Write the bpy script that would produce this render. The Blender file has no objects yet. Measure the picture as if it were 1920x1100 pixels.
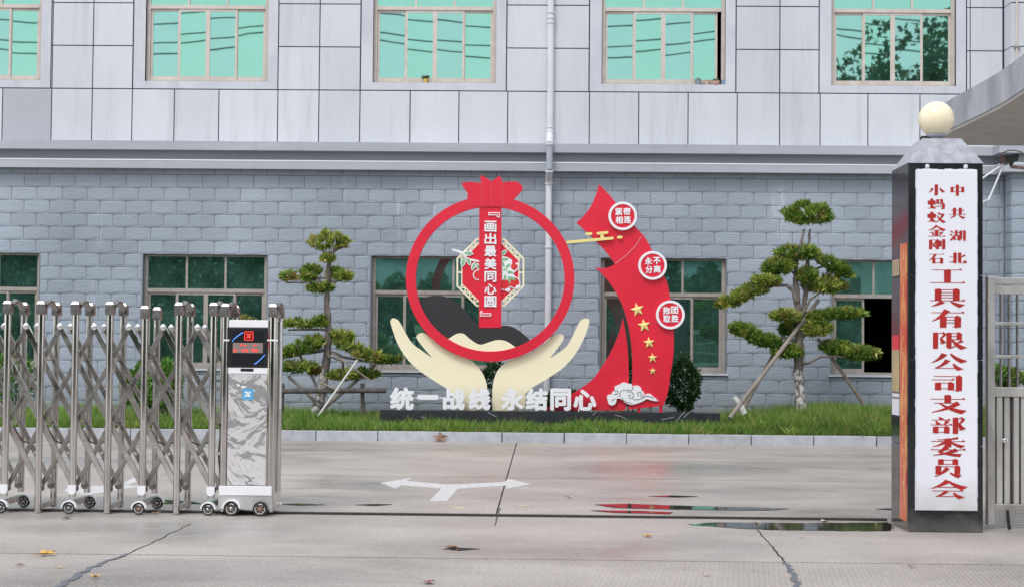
import bpy, math, random
import numpy as np
from mathutils import Vector, Matrix
random.seed(7); rng = np.random.default_rng(7)
scene = bpy.context.scene; col = scene.collection
PI = math.pi
# ------------------------------------------------------------------ camera
F = 3150.0; CAMZ = 1.245
YAW = math.radians(1.07); PITCH = math.atan(109 / F); ROLL = math.radians(0.54)
cam = bpy.data.cameras.new('camera'); camo = bpy.data.objects.new('camera', cam); col.objects.link(camo)
cam.lens = 36 * F / 1920; cam.sensor_width = 36; cam.clip_end = 600; cam.clip_start = 0.1
ROT = Matrix.Rotation(YAW, 3, 'Z') @ Matrix.Rotation(PI / 2 + PITCH, 3, 'X') @ Matrix.Rotation(ROLL, 3, 'Z')
camo.matrix_world = Matrix.Translation((0, 0, CAMZ)) @ ROT.to_4x4()
scene.camera = camo
# ------------------------------------------------------------------ world, sun, exposure
world = bpy.data.worlds.new('World'); scene.world = world; world.use_nodes = True
nt = world.node_tree; nt.nodes.clear()
SUN_EL, SUN_AZ = math.radians(52), math.radians(205)
sky = nt.nodes.new('ShaderNodeTexSky'); sky.sky_type = 'NISHITA'; sky.sun_disc = False
sky.sun_elevation = SUN_EL; sky.sun_rotation = SUN_AZ
b1 = nt.nodes.new('ShaderNodeBackground'); b1.inputs[1].default_value = 0.05
b2 = nt.nodes.new('ShaderNodeBackground'); b2.inputs[0].default_value = (0.93, 0.965, 1.0, 1); b2.inputs[1].default_value = 0.80
ad = nt.nodes.new('ShaderNodeAddShader'); wo = nt.nodes.new('ShaderNodeOutputWorld')
nt.links.new(sky.outputs[0], b1.inputs[0]); nt.links.new(b1.outputs[0], ad.inputs[0]); nt.links.new(b2.outputs[0], ad.inputs[1]); nt.links.new(ad.outputs[0], wo.inputs[0])
sun = bpy.data.lights.new('sun', 'SUN'); sun.energy = 1.3; sun.angle = math.radians(18); sun.color = (1, 0.965, 0.92)
so = bpy.data.objects.new('sun', sun); col.objects.link(so)
sd = Vector((math.sin(SUN_AZ) * math.cos(SUN_EL), math.cos(SUN_AZ) * math.cos(SUN_EL), math.sin(SUN_EL)))
so.rotation_euler = sd.to_track_quat('Z', 'Y').to_euler(); so.location = (0, 0, 30)
scene.view_settings.view_transform = 'Standard'; scene.view_settings.look = 'None'
scene.view_settings.exposure = 0.25; scene.view_settings.gamma = 1; scene.view_settings.use_curve_mapping = False

# ------------------------------------------------------------------ surveying helpers (photo pixel -> place, given a plane)
def ray(px, py): return ROT @ Vector(((px - 960) / F, -(py - 550) / F, -1))
def P(px, py, Y):
    d = ray(px, py); t = Y / d.y; return Vector((d.x * t, Y, CAMZ + d.z * t))
def S(px, py, Y): p = P(px, py, Y); return (p.x, p.z)
def Q(px, py, z=0.0):
    d = ray(px, py); t = (z - CAMZ) / d.z; return Vector((d.x * t, d.y * t, z))

YP = Q(1703, 996.7).y          # pillar front
YG = Q(434, 966).y + 0.03      # gate front posts
YK = Q(974, 829).y             # kerb face
WALL = 27.0; YS = YK + 1.15    # building wall, sign plane
YT = YK + 2.0

# ------------------------------------------------------------------ mesh helpers
class MB:
    def __init__(s): s.v = []; s.f = []
    def add(s, vs, fs):
        n = len(s.v); s.v += [tuple(a) for a in vs]; s.f += [tuple(i + n for i in f) for f in fs]
    def box(s, x0, x1, y0, y1, z0, z1, c=0.0):
        if c <= 0:
            s.add([(x0,y0,z0),(x1,y0,z0),(x1,y1,z0),(x0,y1,z0),(x0,y0,z1),(x1,y0,z1),(x1,y1,z1),(x0,y1,z1)],
                  [(0,3,2,1),(4,5,6,7),(0,1,5,4),(1,2,6,5),(2,3,7,6),(3,0,4,7)])
        else:   # front edges chamfered
            s.add([(x0,y0+c,z0),(x1,y0+c,z0),(x1,y1,z0),(x0,y1,z0),(x0,y0+c,z1),(x1,y0+c,z1),(x1,y1,z1),(x0,y1,z1),
                   (x0+c,y0,z0+c),(x1-c,y0,z0+c),(x1-c,y0,z1-c),(x0+c,y0,z1-c)],
                  [(0,3,2,1),(4,5,6,7),(1,2,6,5),(2,3,7,6),(3,0,4,7),(8,9,10,11),(0,1,9,8),(1,5,10,9),(5,4,11,10),(4,0,8,11)])
        return s
    def tube(s, pts, rs, n=8, cap=True, flat=None):
        pts = [Vector(p) for p in pts]
        if not hasattr(rs, '__len__'): rs = [rs] * len(pts)
        rings = []; up = None
        for i, p in enumerate(pts):
            t = (pts[min(i+1, len(pts)-1)] - pts[max(i-1, 0)]).normalized()
            if up is None:
                up = Vector((0, 1, 0)) if abs(t.y) < .9 else Vector((0, 0, 1))
            a = up - t * up.dot(t)
            a.normalize(); b = t.cross(a); up = a
            if flat: ring = [p + a * (sy * flat[1]) + b * (sx * flat[0]) for sx, sy in ((-1,-.55),(-.82,-1),(.82,-1),(1,-.55),(1,.55),(.82,1),(-.82,1),(-1,.55))]
            else: ring = [p + (a * math.cos(2*PI*k/n) + b * math.sin(2*PI*k/n)) * rs[i] for k in range(n)]
            rings.append(ring)
        m = len(rings[0]); vs = [v for r in rings for v in r]; fs = []
        for i in range(len(rings)-1):
            for k in range(m):
                a = i*m + k; b = i*m + (k+1) % m; fs.append((a, b, b+m, a+m))
        if cap: fs.append(tuple(range(m-1, -1, -1))); fs.append(tuple(range((len(rings)-1)*m, len(rings)*m)))
        s.add(vs, fs); return s
    def prism(s, poly, y0, y1, holes=None):   # poly in (x,z)
        n = len(poly)
        ar = sum(poly[i][0]*poly[(i+1)%n][1]-poly[(i+1)%n][0]*poly[i][1] for i in range(n))
        if ar < 0: poly = poly[::-1]
        s.add([(x, y0, z) for x, z in poly] + [(x, y1, z) for x, z in poly],
              [tuple(range(n)), tuple(range(2*n-1, n-1, -1))] + [(i, i+n, (i+1)%n+n, (i+1)%n) for i in range(n)])
        return s
    def lathe(s, prof, cx, cy, n=24, axis='z', cz=0):   # prof (r,h)
        vs = []; fs = []
        for r, h in prof:
            for k in range(n):
                a = 2*PI*k/n
                if axis == 'z': vs.append((cx + r*math.cos(a), cy + r*math.sin(a), cz + h))
                else: vs.append((cx + r*math.cos(a), cy + h, cz + r*math.sin(a)))
        for i in range(len(prof)-1):
            for k in range(n): fs.append((i*n+k, i*n+(k+1)%n, (i+1)*n+(k+1)%n, (i+1)*n+k))
        fs.append(tuple(range(n))); fs.append(tuple(range((len(prof)-1)*n, len(prof)*n)))
        s.add(vs, fs); return s
    def build(s, name, m, parent=None, smooth=False, org=None):
        me = bpy.data.meshes.new(name)
        vs = s.v
        if org: vs = [(a-org[0], b-org[1], c-org[2]) for a, b, c in vs]
        me.from_pydata(vs, [], s.f); me.update()
        if m: me.materials.append(m)
        if smooth:
            me.polygons.foreach_set('use_smooth', [True]*len(me.polygons))
            me.set_sharp_from_angle(angle=math.radians(40))
        o = bpy.data.objects.new(name, me); col.objects.link(o)
        if org: o.location = org
        if parent: o.parent = parent; 
        return o
def tag(o, label=None, cat=None, group=None, kind=None):
    if label: o['label'] = label
    if cat: o['category'] = cat
    if group: o['group'] = group
    if kind: o['kind'] = kind
    return o
def empty(name, label=None, cat=None, group=None, kind=None):
    o = bpy.data.objects.new(name, None); col.objects.link(o); o.empty_display_size = .1
    return tag(o, label, cat, group, kind)
def smoothpoly(pts, Y, per=5, closed=True):
    """pts in photo px; a third item 1 marks a corner. Catmull-Rom elsewhere."""
    n = len(pts); out = []
    q = [Vector(S(p[0], p[1], Y)) for p in pts]; cor = [len(p) > 2 for p in pts]
    for i in range(n):
        p1, p2 = q[i], q[(i+1)%n]
        p0 = q[(i-1)%n] if not cor[i] else p1
        p3 = q[(i+2)%n] if not cor[(i+1)%n] else p2
        if cor[i] and cor[(i+1)%n]: out.append(tuple(p1)); continue
        for k in range(per):
            t = k/per
            out.append(tuple(0.5*((2*p1)+(p2-p0)*t+(2*p0-5*p1+4*p2-p3)*t*t+(3*p1-p0-3*p2+p3)*t**3)))
    return out

# ------------------------------------------------------------------ materials
def new_mat(name):
    m = bpy.data.materials.new(name); m.use_nodes = True
    n = m.node_tree.nodes; l = m.node_tree.links
    return m, n, l, n['Principled BSDF']
def C4(c): return (c[0], c[1], c[2], 1)
def mat(name, c, rough=.6, metal=0, c2=None, nscale=6, stretch=(1,1,1), bump=0, bscale=60, rr=0, spec=.5, coat=0, detail=6, contrast=.5):
    m, n, l, b = new_mat(name)
    b.inputs['Base Color'].default_value = C4(c); b.inputs['Roughness'].default_value = rough; b.inputs['Metallic'].default_value = metal
    b.inputs['Specular IOR Level'].default_value = spec; b.inputs['Coat Weight'].default_value = coat
    if c2 or bump or rr:
        tc = n.new('ShaderNodeTexCoord'); mp = n.new('ShaderNodeMapping'); mp.inputs['Scale'].default_value = stretch
        gm = n.new('ShaderNodeNewGeometry'); l.new(gm.outputs['Position'], mp.inputs['Vector'])
    if c2:
        no = n.new('ShaderNodeTexNoise'); no.inputs['Scale'].default_value = nscale; no.inputs['Detail'].default_value = detail; no.inputs['Roughness'].default_value = .62
        l.new(mp.outputs[0], no.inputs['Vector'])
        cr = n.new('ShaderNodeValToRGB'); cr.color_ramp.elements[0].position = .5-contrast/2*.6; cr.color_ramp.elements[1].position = .5+contrast/2*.6
        cr.color_ramp.elements[0].color = C4(c); cr.color_ramp.elements[1].color = C4(c2)
        l.new(no.outputs['Fac'], cr.inputs[0]); l.new(cr.outputs[0], b.inputs['Base Color'])
    if rr:
        n3 = n.new('ShaderNodeTexNoise'); n3.inputs['Scale'].default_value = nscale*.7; n3.inputs['Detail'].default_value = 4; l.new(mp.outputs[0], n3.inputs['Vector'])
        mr = n.new('ShaderNodeMapRange'); mr.inputs[1].default_value = .35; mr.inputs[2].default_value = .65; mr.inputs[3].default_value = max(0, rough-rr); mr.inputs[4].default_value = rough+rr
        l.new(n3.outputs['Fac'], mr.inputs[0]); l.new(mr.outputs[0], b.inputs['Roughness'])
    if bump:
        n2 = n.new('ShaderNodeTexNoise'); n2.inputs['Scale'].default_value = bscale; n2.inputs['Detail'].default_value = 8
        l.new(mp.outputs[0], n2.inputs['Vector'])
        bp = n.new('ShaderNodeBump'); bp.inputs['Strength'].default_value = bump; bp.inputs['Distance'].default_value = .01
        l.new(n2.outputs['Fac'], bp.inputs['Height']); l.new(bp.outputs[0], b.inputs['Normal'])
    return m
def objvar(m, amt=.12):
    """small tone difference from piece to piece"""
    n = m.node_tree.nodes; l = m.node_tree.links; b = n['Principled BSDF']
    oi = n.new('ShaderNodeObjectInfo'); mr = n.new('ShaderNodeMapRange'); mr.inputs[3].default_value = 1-amt; mr.inputs[4].default_value = 1+amt
    l.new(oi.outputs['Random'], mr.inputs[0])
    mx = n.new('ShaderNodeVectorMath'); mx.operation = 'SCALE'; l.new(mr.outputs[0], mx.inputs['Scale'])
    lk = b.inputs['Base Color'].links
    if lk: src = lk[0].from_socket; l.new(src, mx.inputs[0])
    else: mx.inputs[0].default_value = b.inputs['Base Color'].default_value[:3]
    l.new(mx.outputs[0], b.inputs['Base Color']); return m
M = {}
M['block'] = None
def block_mat():
    m, n, l, b = new_mat('split_face_block')
    gm = n.new('ShaderNodeNewGeometry')
    big = n.new('ShaderNodeTexNoise'); big.inputs['Scale'].default_value = .38; big.inputs['Detail'].default_value = 5; l.new(gm.outputs['Position'], big.inputs['Vector'])
    cr = n.new('ShaderNodeValToRGB'); e = cr.color_ramp.elements; e[0].position = .3; e[1].position = .7
    e[0].color = (.275,.315,.37,1); e[1].color = (.40,.448,.515,1); l.new(big.outputs['Fac'], cr.inputs[0])
    # efflorescence streaks
    mp = n.new('ShaderNodeMapping'); mp.inputs['Scale'].default_value = (1.1,1,.16); l.new(gm.outputs['Position'], mp.inputs[0])
    st = n.new('ShaderNodeTexNoise'); st.inputs['Scale'].default_value = 2.2; st.inputs['Detail'].default_value = 7; st.inputs['Roughness'].default_value = .7; l.new(mp.outputs[0], st.inputs['Vector'])
    mr = n.new('ShaderNodeMapRange'); mr.inputs[1].default_value = .62; mr.inputs[2].default_value = .74; mr.inputs[4].default_value = .55; l.new(st.outputs['Fac'], mr.inputs[0])
    mx = n.new('ShaderNodeMixRGB'); mx.inputs[2].default_value = (.68,.71,.75,1); l.new(mr.outputs[0], mx.inputs[0]); l.new(cr.outputs[0], mx.inputs[1])
    l.new(mx.outputs[0], b.inputs['Base Color']); b.inputs['Roughness'].default_value = .55
    # hewn relief
    mp2 = n.new('ShaderNodeMapping'); mp2.inputs['Scale'].default_value = (1,1,2.3); mp2.inputs['Rotation'].default_value = (0,.45,0); l.new(gm.outputs['Position'], mp2.inputs[0])
    n1 = n.new('ShaderNodeTexNoise'); n1.noise_type = 'RIDGED_MULTIFRACTAL' if hasattr(n1,'noise_type') else 'FBM'; n1.inputs['Scale'].default_value = 11; n1.inputs['Detail'].default_value = 6; n1.inputs['Distortion'].default_value = .6
    l.new(mp2.outputs[0], n1.inputs['Vector'])
    bp = n.new('ShaderNodeBump'); bp.inputs['Strength'].default_value = .85; bp.inputs['Distance'].default_value = .0075; l.new(n1.outputs['Fac'], bp.inputs['Height'])
    n2 = n.new('ShaderNodeTexNoise'); n2.inputs['Scale'].default_value = 90; bp2 = n.new('ShaderNodeBump'); bp2.inputs['Strength'].default_value = .25; bp2.inputs['Distance'].default_value = .004
    l.new(gm.outputs['Position'], n2.inputs['Vector']); l.new(n2.outputs['Fac'], bp2.inputs['Height']); l.new(bp.outputs[0], bp2.inputs['Normal']); l.new(bp2.outputs[0], b.inputs['Normal'])
    return objvar(m, .075)
M['block'] = block_mat()
M['mortar'] = mat('dark_mortar', (.17,.185,.21), .8)
def panel_mat(name, c, c2, var):
    m = mat(name, c, .5, c2=c2, nscale=.8, stretch=(1.2,1,.45), bump=.04, bscale=40, contrast=.9)
    return objvar(m, var)
def stain(m, amt=.14):
    n = m.node_tree.nodes; l = m.node_tree.links; b = n['Principled BSDF']; src = b.inputs['Base Color'].links[0].from_socket
    gm = n.new('ShaderNodeNewGeometry'); mp = n.new('ShaderNodeMapping'); mp.inputs['Scale'].default_value = (4.5,1,.35); l.new(gm.outputs['Position'], mp.inputs[0])
    no = n.new('ShaderNodeTexNoise'); no.inputs['Scale'].default_value = 1.1; no.inputs['Detail'].default_value = 8; no.inputs['Roughness'].default_value = .68; l.new(mp.outputs[0], no.inputs['Vector'])
    mr = n.new('ShaderNodeMapRange'); mr.inputs[1].default_value = .52; mr.inputs[2].default_value = .72; mr.inputs[4].default_value = amt*2.2; l.new(no.outputs['Fac'], mr.inputs[0])
    mx = n.new('ShaderNodeMixRGB'); mx.inputs[2].default_value = (.33,.34,.36,1); l.new(mr.outputs[0], mx.inputs[0]); l.new(src, mx.inputs[1]); l.new(mx.outputs[0], b.inputs['Base Color']); return m
M['panel'] = panel_mat('wall_panel', (.555,.572,.612), (.67,.685,.72), .045)
M['panel_dark'] = panel_mat('weathered_wall_panel', (.40,.415,.455), (.47,.485,.52), .02)
stain(M['panel'], .16)
M['joint'] = mat('blue_black_sealant', (.035,.04,.085), .7)
M['surround'] = mat('window_surround_render', (.53,.545,.60), .6, c2=(.64,.65,.69), nscale=1.3, bump=.05)
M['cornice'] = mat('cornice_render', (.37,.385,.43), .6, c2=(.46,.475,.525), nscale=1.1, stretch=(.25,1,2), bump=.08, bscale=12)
M['cornice_recess'] = mat('shaded_cornice_render', (.24,.265,.30), .7, c2=(.31,.335,.37), nscale=1.0, stretch=(.3,1,2), bump=.08, bscale=12)  # shade under the top band is put into this darker colour
M['flash'] = mat('white_flashing', (.82,.82,.84), .4)
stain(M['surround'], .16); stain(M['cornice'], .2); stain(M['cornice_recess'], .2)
M['winframe'] = mat('champagne_aluminium', (.56,.49,.43), .42, c2=(.66,.59,.53), nscale=7, bump=.03)
M['winframe_low'] = mat('dark_champagne_aluminium', (.34,.30,.265), .42, c2=(.44,.39,.35), nscale=7)  # darker tone for the ground-floor window frames
M['dark'] = mat('dark_interior', (.02,.025,.025), .9)
def glass(name, tint, through=(.10,.22,.19), fac=.8, bump=.05, dust=.07):
    m = bpy.data.materials.new(name); m.use_nodes = True; n = m.node_tree.nodes; l = m.node_tree.links; n.clear()
    g = n.new('ShaderNodeBsdfGlossy'); g.inputs['Color'].default_value = C4(tint); g.inputs['Roughness'].default_value = .015
    t = n.new('ShaderNodeBsdfTransparent'); t.inputs['Color'].default_value = C4(through)
    mx = n.new('ShaderNodeMixShader'); mx.inputs[0].default_value = fac; o = n.new('ShaderNodeOutputMaterial')
    gm = n.new('ShaderNodeNewGeometry'); no = n.new('ShaderNodeTexNoise'); no.inputs['Scale'].default_value = 1.6; no.inputs['Detail'].default_value = 1
    l.new(gm.outputs['Position'], no.inputs['Vector'])
    bp = n.new('ShaderNodeBump'); bp.inputs['Strength'].default_value = bump; bp.inputs['Distance'].default_value = .02
    l.new(no.outputs['Fac'], bp.inputs['Height']); l.new(bp.outputs[0], g.inputs['Normal'])
    l.new(t.outputs[0], mx.inputs[1]); l.new(g.outputs[0], mx.inputs[2])
    df = n.new('ShaderNodeBsdfDiffuse'); df.inputs[0].default_value = (.16,.36,.30,1); m2 = n.new('ShaderNodeMixShader')   # dust film, its green also standing in for reflected foliage light
    dn = n.new('ShaderNodeTexNoise'); dn.inputs['Scale'].default_value = 2.5; dn.inputs['Detail'].default_value = 5; l.new(gm.outputs['Position'], dn.inputs['Vector'])
    dr = n.new('ShaderNodeMapRange'); dr.inputs[1].default_value = .3; dr.inputs[2].default_value = .7; dr.inputs[3].default_value = dust*.5; dr.inputs[4].default_value = dust*1.6; l.new(dn.outputs['Fac'], dr.inputs[0]); l.new(dr.outputs[0], m2.inputs[0])
    l.new(mx.outputs[0], m2.inputs[1]); l.new(df.outputs[0], m2.inputs[2]); l.new(m2.outputs[0], o.inputs[0]); return m
M['glass'] = glass('green_coated_glass', (.34,.68,.53), bump=.02)
M['glass2'] = glass('green_coated_glass_doubled', (.35,.64,.54), bump=.02)
M['glass3'] = glass('green_coated_glass_low', (.30,.70,.58), fac=.75, dust=.13)
M['red'] = mat('red_lacquer', (.75,.022,.05), .36, c2=(.68,.02,.045), nscale=1.5, spec=.35, rr=.1)
M['red_edge'] = mat('dark_red_edge', (.25,.01,.02), .5)
M['cream'] = mat('cream_lacquer', (.92,.84,.60), .4, c2=(.90,.82,.57), nscale=2)
M['black'] = mat('black_lacquer', (.022,.021,.024), .5)
M['white'] = mat('white_lacquer', (.85,.85,.87), .4)
M['gold'] = mat('yellow_lacquer', (.86,.72,.26), .4)
M['green_leafprint'] = mat('painted_green_leaf', (.10,.36,.16), .5, c2=(.35,.58,.34), nscale=30)
M['fruit'] = mat('painted_red_fruit', (.62,.01,.02), .3, c2=(.75,.06,.05), nscale=9)
M['marble'] = mat('black_marble', (.02,.024,.03), .22, c2=(.032,.036,.042), nscale=6)
M['vein'] = mat('white_marble_vein', (.45,.47,.5), .3)
M['granite'] = mat('black_granite', (.009,.010,.012), .09, spec=.4, c2=(.030,.032,.036), nscale=160, rr=.04, contrast=.35)
M['granite_edge'] = mat('worn_granite_joint', (.22,.23,.25), .6)
M['cap'] = mat('grey_flamed_granite', (.30,.305,.34), .45, c2=(.44,.445,.49), nscale=14, bump=.08)
M['board'] = mat('white_sign_board', (.80,.805,.86), .35, c2=(.86,.865,.91), nscale=2.2, stretch=(1,1,.5))
def grime(m, z0, z1, c):
    n = m.node_tree.nodes; l = m.node_tree.links; b = n['Principled BSDF']; src = b.inputs['Base Color'].links[0].from_socket
    gm = n.new('ShaderNodeNewGeometry'); sp = n.new('ShaderNodeSeparateXYZ'); l.new(gm.outputs['Position'], sp.inputs[0])
    no = n.new('ShaderNodeTexNoise'); no.inputs['Scale'].default_value = 7; no.inputs['Detail'].default_value = 7; l.new(gm.outputs['Position'], no.inputs['Vector'])
    ad = n.new('ShaderNodeMath'); ad.operation = 'MULTIPLY_ADD'; ad.inputs[1].default_value = .35; l.new(no.outputs['Fac'], ad.inputs[0]); l.new(sp.outputs['Z'], ad.inputs[2])
    mr = n.new('ShaderNodeMapRange'); mr.inputs[1].default_value = z0+.17; mr.inputs[2].default_value = z1+.17; mr.inputs[3].default_value = .8; mr.inputs[4].default_value = 0; l.new(ad.outputs[0], mr.inputs[0])
    mx = n.new('ShaderNodeMixRGB'); mx.inputs[2].default_value = C4(c); l.new(mr.outputs[0], mx.inputs[0]); l.new(src, mx.inputs[1]); l.new(mx.outputs[0], b.inputs['Base Color']); return m
grime(M['board'], .12, .40, (.50,.49,.48)); grime(M['block'], .15, .75, (.24,.26,.27)); grime(M['granite'], -.05, .16, (.16,.15,.14))
M['board_trim'] = mat('pale_sealant', (.55,.58,.64), .6, c2=(.78,.8,.85), nscale=40)
M['signred'] = mat('sign_red_paint', (.48,.018,.014), .45, c2=(.38,.016,.013), nscale=5)
M['globe'] = mat('opal_globe_glass', (.93,.80,.54), .22, c2=(.95,.84,.6), nscale=3)
M['metal_grey'] = mat('grey_cast_metal', (.34,.34,.34), .45, metal=.6)
M['steel'] = mat('stainless_steel', (.58,.555,.53), .12, metal=1, c2=(.76,.735,.71), nscale=5, stretch=(1,1,.4), rr=.07, bump=.015, bscale=30)
M['steel_bar'] = mat('dark_stainless_bar', (.36,.335,.31), .25, metal=1, c2=(.54,.51,.48), nscale=9, rr=.08)  # darker steel; also carries the shade of the rear and crossing bars
M['steel_bright'] = mat('highlit_stainless_bar', (.60,.57,.54), .17, metal=1, c2=(.85,.82,.79), nscale=7, rr=.08)  # brightness of the front bars is put into this colour
M['steel_dark'] = mat('darkened_steel_cap', (.20,.185,.175), .3, metal=.95, c2=(.34,.32,.30), nscale=30)
M['chrome'] = mat('polished_metal', (.82,.81,.80), .14, metal=1)
M['tape'] = mat('white_reflective_tape', (.86,.86,.88), .4)
M['rubber'] = mat('black_rubber', (.016,.016,.017), .6)
M['rust'] = mat('rusty_hub', (.20,.09,.05), .7, c2=(.36,.28,.24), nscale=60)
M['steel_gate'] = mat('weathered_stainless', (.46,.44,.41), .40, metal=.85, c2=(.68,.665,.63), nscale=7, stretch=(1,1,.35), rr=.1, bump=.06, bscale=9)
M['gate_panel'] = mat('brushed_stainless_sheet', (.66,.645,.615), .36, metal=.8, c2=(.84,.83,.80), nscale=5, stretch=(1,1,.3), rr=.1, bump=.1, bscale=5)
M['pipe'] = mat('white_plastic_pipe', (.66,.655,.68), .4, c2=(.74,.735,.76), nscale=3)
M['pipe_grey'] = mat('grey_plastic_pipe', (.33,.36,.42), .45, c2=(.42,.45,.51), nscale=5)
M['kerb'] = mat('granite_kerb', (.39,.40,.435), .6, c2=(.50,.51,.545), nscale=7, bump=.12, bscale=70)
objvar(M['kerb'], .07)
M['soil'] = mat('soil', (.05,.04,.025), .9, c2=(.08,.07,.035), nscale=5)
M['bark'] = mat('grey_brown_bark', (.11,.09,.075), .85, c2=(.22,.19,.17), nscale=16, stretch=(1,1,.35), bump=.5, bscale=30)
M['bark_white'] = mat('bark_wrapped_in_pale_cord', (.14,.12,.10), .85, c2=(.58,.56,.55), nscale=18, stretch=(1,1,.7), bump=.5, bscale=30, contrast=.25)
M['pole'] = mat('weathered_bamboo_pole', (.22,.18,.15), .7, c2=(.34,.29,.25), nscale=10, stretch=(1,1,.4))
M['pole_pale'] = mat('pale_pole', (.70,.69,.66), .6)
M['rail'] = mat('dark_wooden_rail', (.065,.055,.048), .8, c2=(.13,.11,.10), nscale=14)
M['paint'] = mat('road_paint', (.70,.69,.69), .6, c2=(.50,.47,.45), nscale=20, bump=.1, contrast=.6)
M['paint_yellow'] = mat('worn_yellow_paint', (.62,.52,.33), .6, c2=(.42,.37,.31), nscale=9)
M['tar'] = mat('bitumen_sealant', (.10,.105,.125), .5, c2=(.15,.155,.175), nscale=20, bump=.3)
M['filler'] = mat('joint_filler', (.035,.033,.03), .8)
M['iron'] = mat('dark_iron_rail', (.022,.021,.021), .5, c2=(.06,.045,.035), nscale=20)
M['canopy'] = mat('weathered_canopy_fascia', (.30,.31,.345), .7, c2=(.47,.48,.52), nscale=2.2, stretch=(3,1,.7), bump=.12, bscale=14)
M['canopy_low'] = mat('canopy_soffit_render', (.42,.40,.37), .85, c2=(.50,.48,.45), nscale=5, bump=.15, bscale=60)
M['black_plastic'] = mat('black_plastic', (.014,.014,.015), .3)
M['screen'] = mat('dark_screen_glass', (.02,.022,.026), .12)
M['led_strip'] = mat('grey_brown_led_strip', (.26,.20,.18), .5)
def emit(name, c, s):
    m = bpy.data.materials.new(name); m.use_nodes = True; n = m.node_tree.nodes; n.clear()
    e = n.new('ShaderNodeEmission'); e.inputs[0].default_value = C4(c); e.inputs[1].default_value = s
    o = n.new('ShaderNodeOutputMaterial'); m.node_tree.links.new(e.outputs[0], o.inputs[0]); return m
M['led_red'] = emit('red_led', (1,.06,.04), 1.6); M['led_blue'] = emit('blue_led', (.12,.30,1), 2.2)
M['logo_blue'] = mat('blue_sticker', (.10,.42,.72), .4)
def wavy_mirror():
    m, n, l, b = new_mat('dented_mirror_sheet'); b.inputs['Base Color'].default_value = (.90,.89,.90,1); b.inputs['Metallic'].default_value = .68; b.inputs['Roughness'].default_value = .07  # whitish, less metallic base stands in for the bright sky reflection
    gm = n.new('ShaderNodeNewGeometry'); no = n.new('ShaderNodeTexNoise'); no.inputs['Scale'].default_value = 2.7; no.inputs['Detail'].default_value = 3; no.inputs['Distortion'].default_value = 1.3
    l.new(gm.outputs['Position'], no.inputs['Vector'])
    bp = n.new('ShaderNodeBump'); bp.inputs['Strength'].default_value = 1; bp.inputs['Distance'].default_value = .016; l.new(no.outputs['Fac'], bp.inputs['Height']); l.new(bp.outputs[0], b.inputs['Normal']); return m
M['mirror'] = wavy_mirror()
def poster_mat():
    m, n, l, b = new_mat('faded_orange_banner'); b.inputs['Roughness'].default_value = .3
    gm = n.new('ShaderNodeNewGeometry'); mp = n.new('ShaderNodeMapping'); mp.inputs['Scale'].default_value = (3,12,1.8); l.new(gm.outputs['Position'], mp.inputs[0])
    no = n.new('ShaderNodeTexNoise'); no.inputs['Scale'].default_value = 2.2; no.inputs['Detail'].default_value = 4; l.new(mp.outputs[0], no.inputs['Vector'])
    cr = n.new('ShaderNodeValToRGB'); e = cr.color_ramp.elements; e[0].position = .44; e[0].color = (.66,.045,.03,1); e[1].position = .66; e[1].color = (.92,.48,.13,1)
    l.new(no.outputs['Fac'], cr.inputs[0]); l.new(cr.outputs[0], b.inputs['Base Color']); return m
M['poster'] = poster_mat()
def leafmat(name, rough=.45, trans=.15):
    m, n, l, b = new_mat(name); a = n.new('ShaderNodeVertexColor'); a.layer_name = 'tone'; l.new(a.outputs[0], b.inputs['Base Color']); b.inputs['Roughness'].default_value = rough
    b.inputs['Specular IOR Level'].default_value = .35
    t = n.new('ShaderNodeBsdfTranslucent'); l.new(a.outputs[0], t.inputs[0]); mx = n.new('ShaderNodeMixShader'); mx.inputs[0].default_value = trans
    l.new(b.outputs[0], mx.inputs[1]); l.new(t.outputs[0], mx.inputs[2]); l.new(mx.outputs[0], n['Material Output'].inputs[0]); return m
M['leaf'] = leafmat('foliage'); M['grass'] = leafmat('grass_blades', .55, .25)
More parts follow.
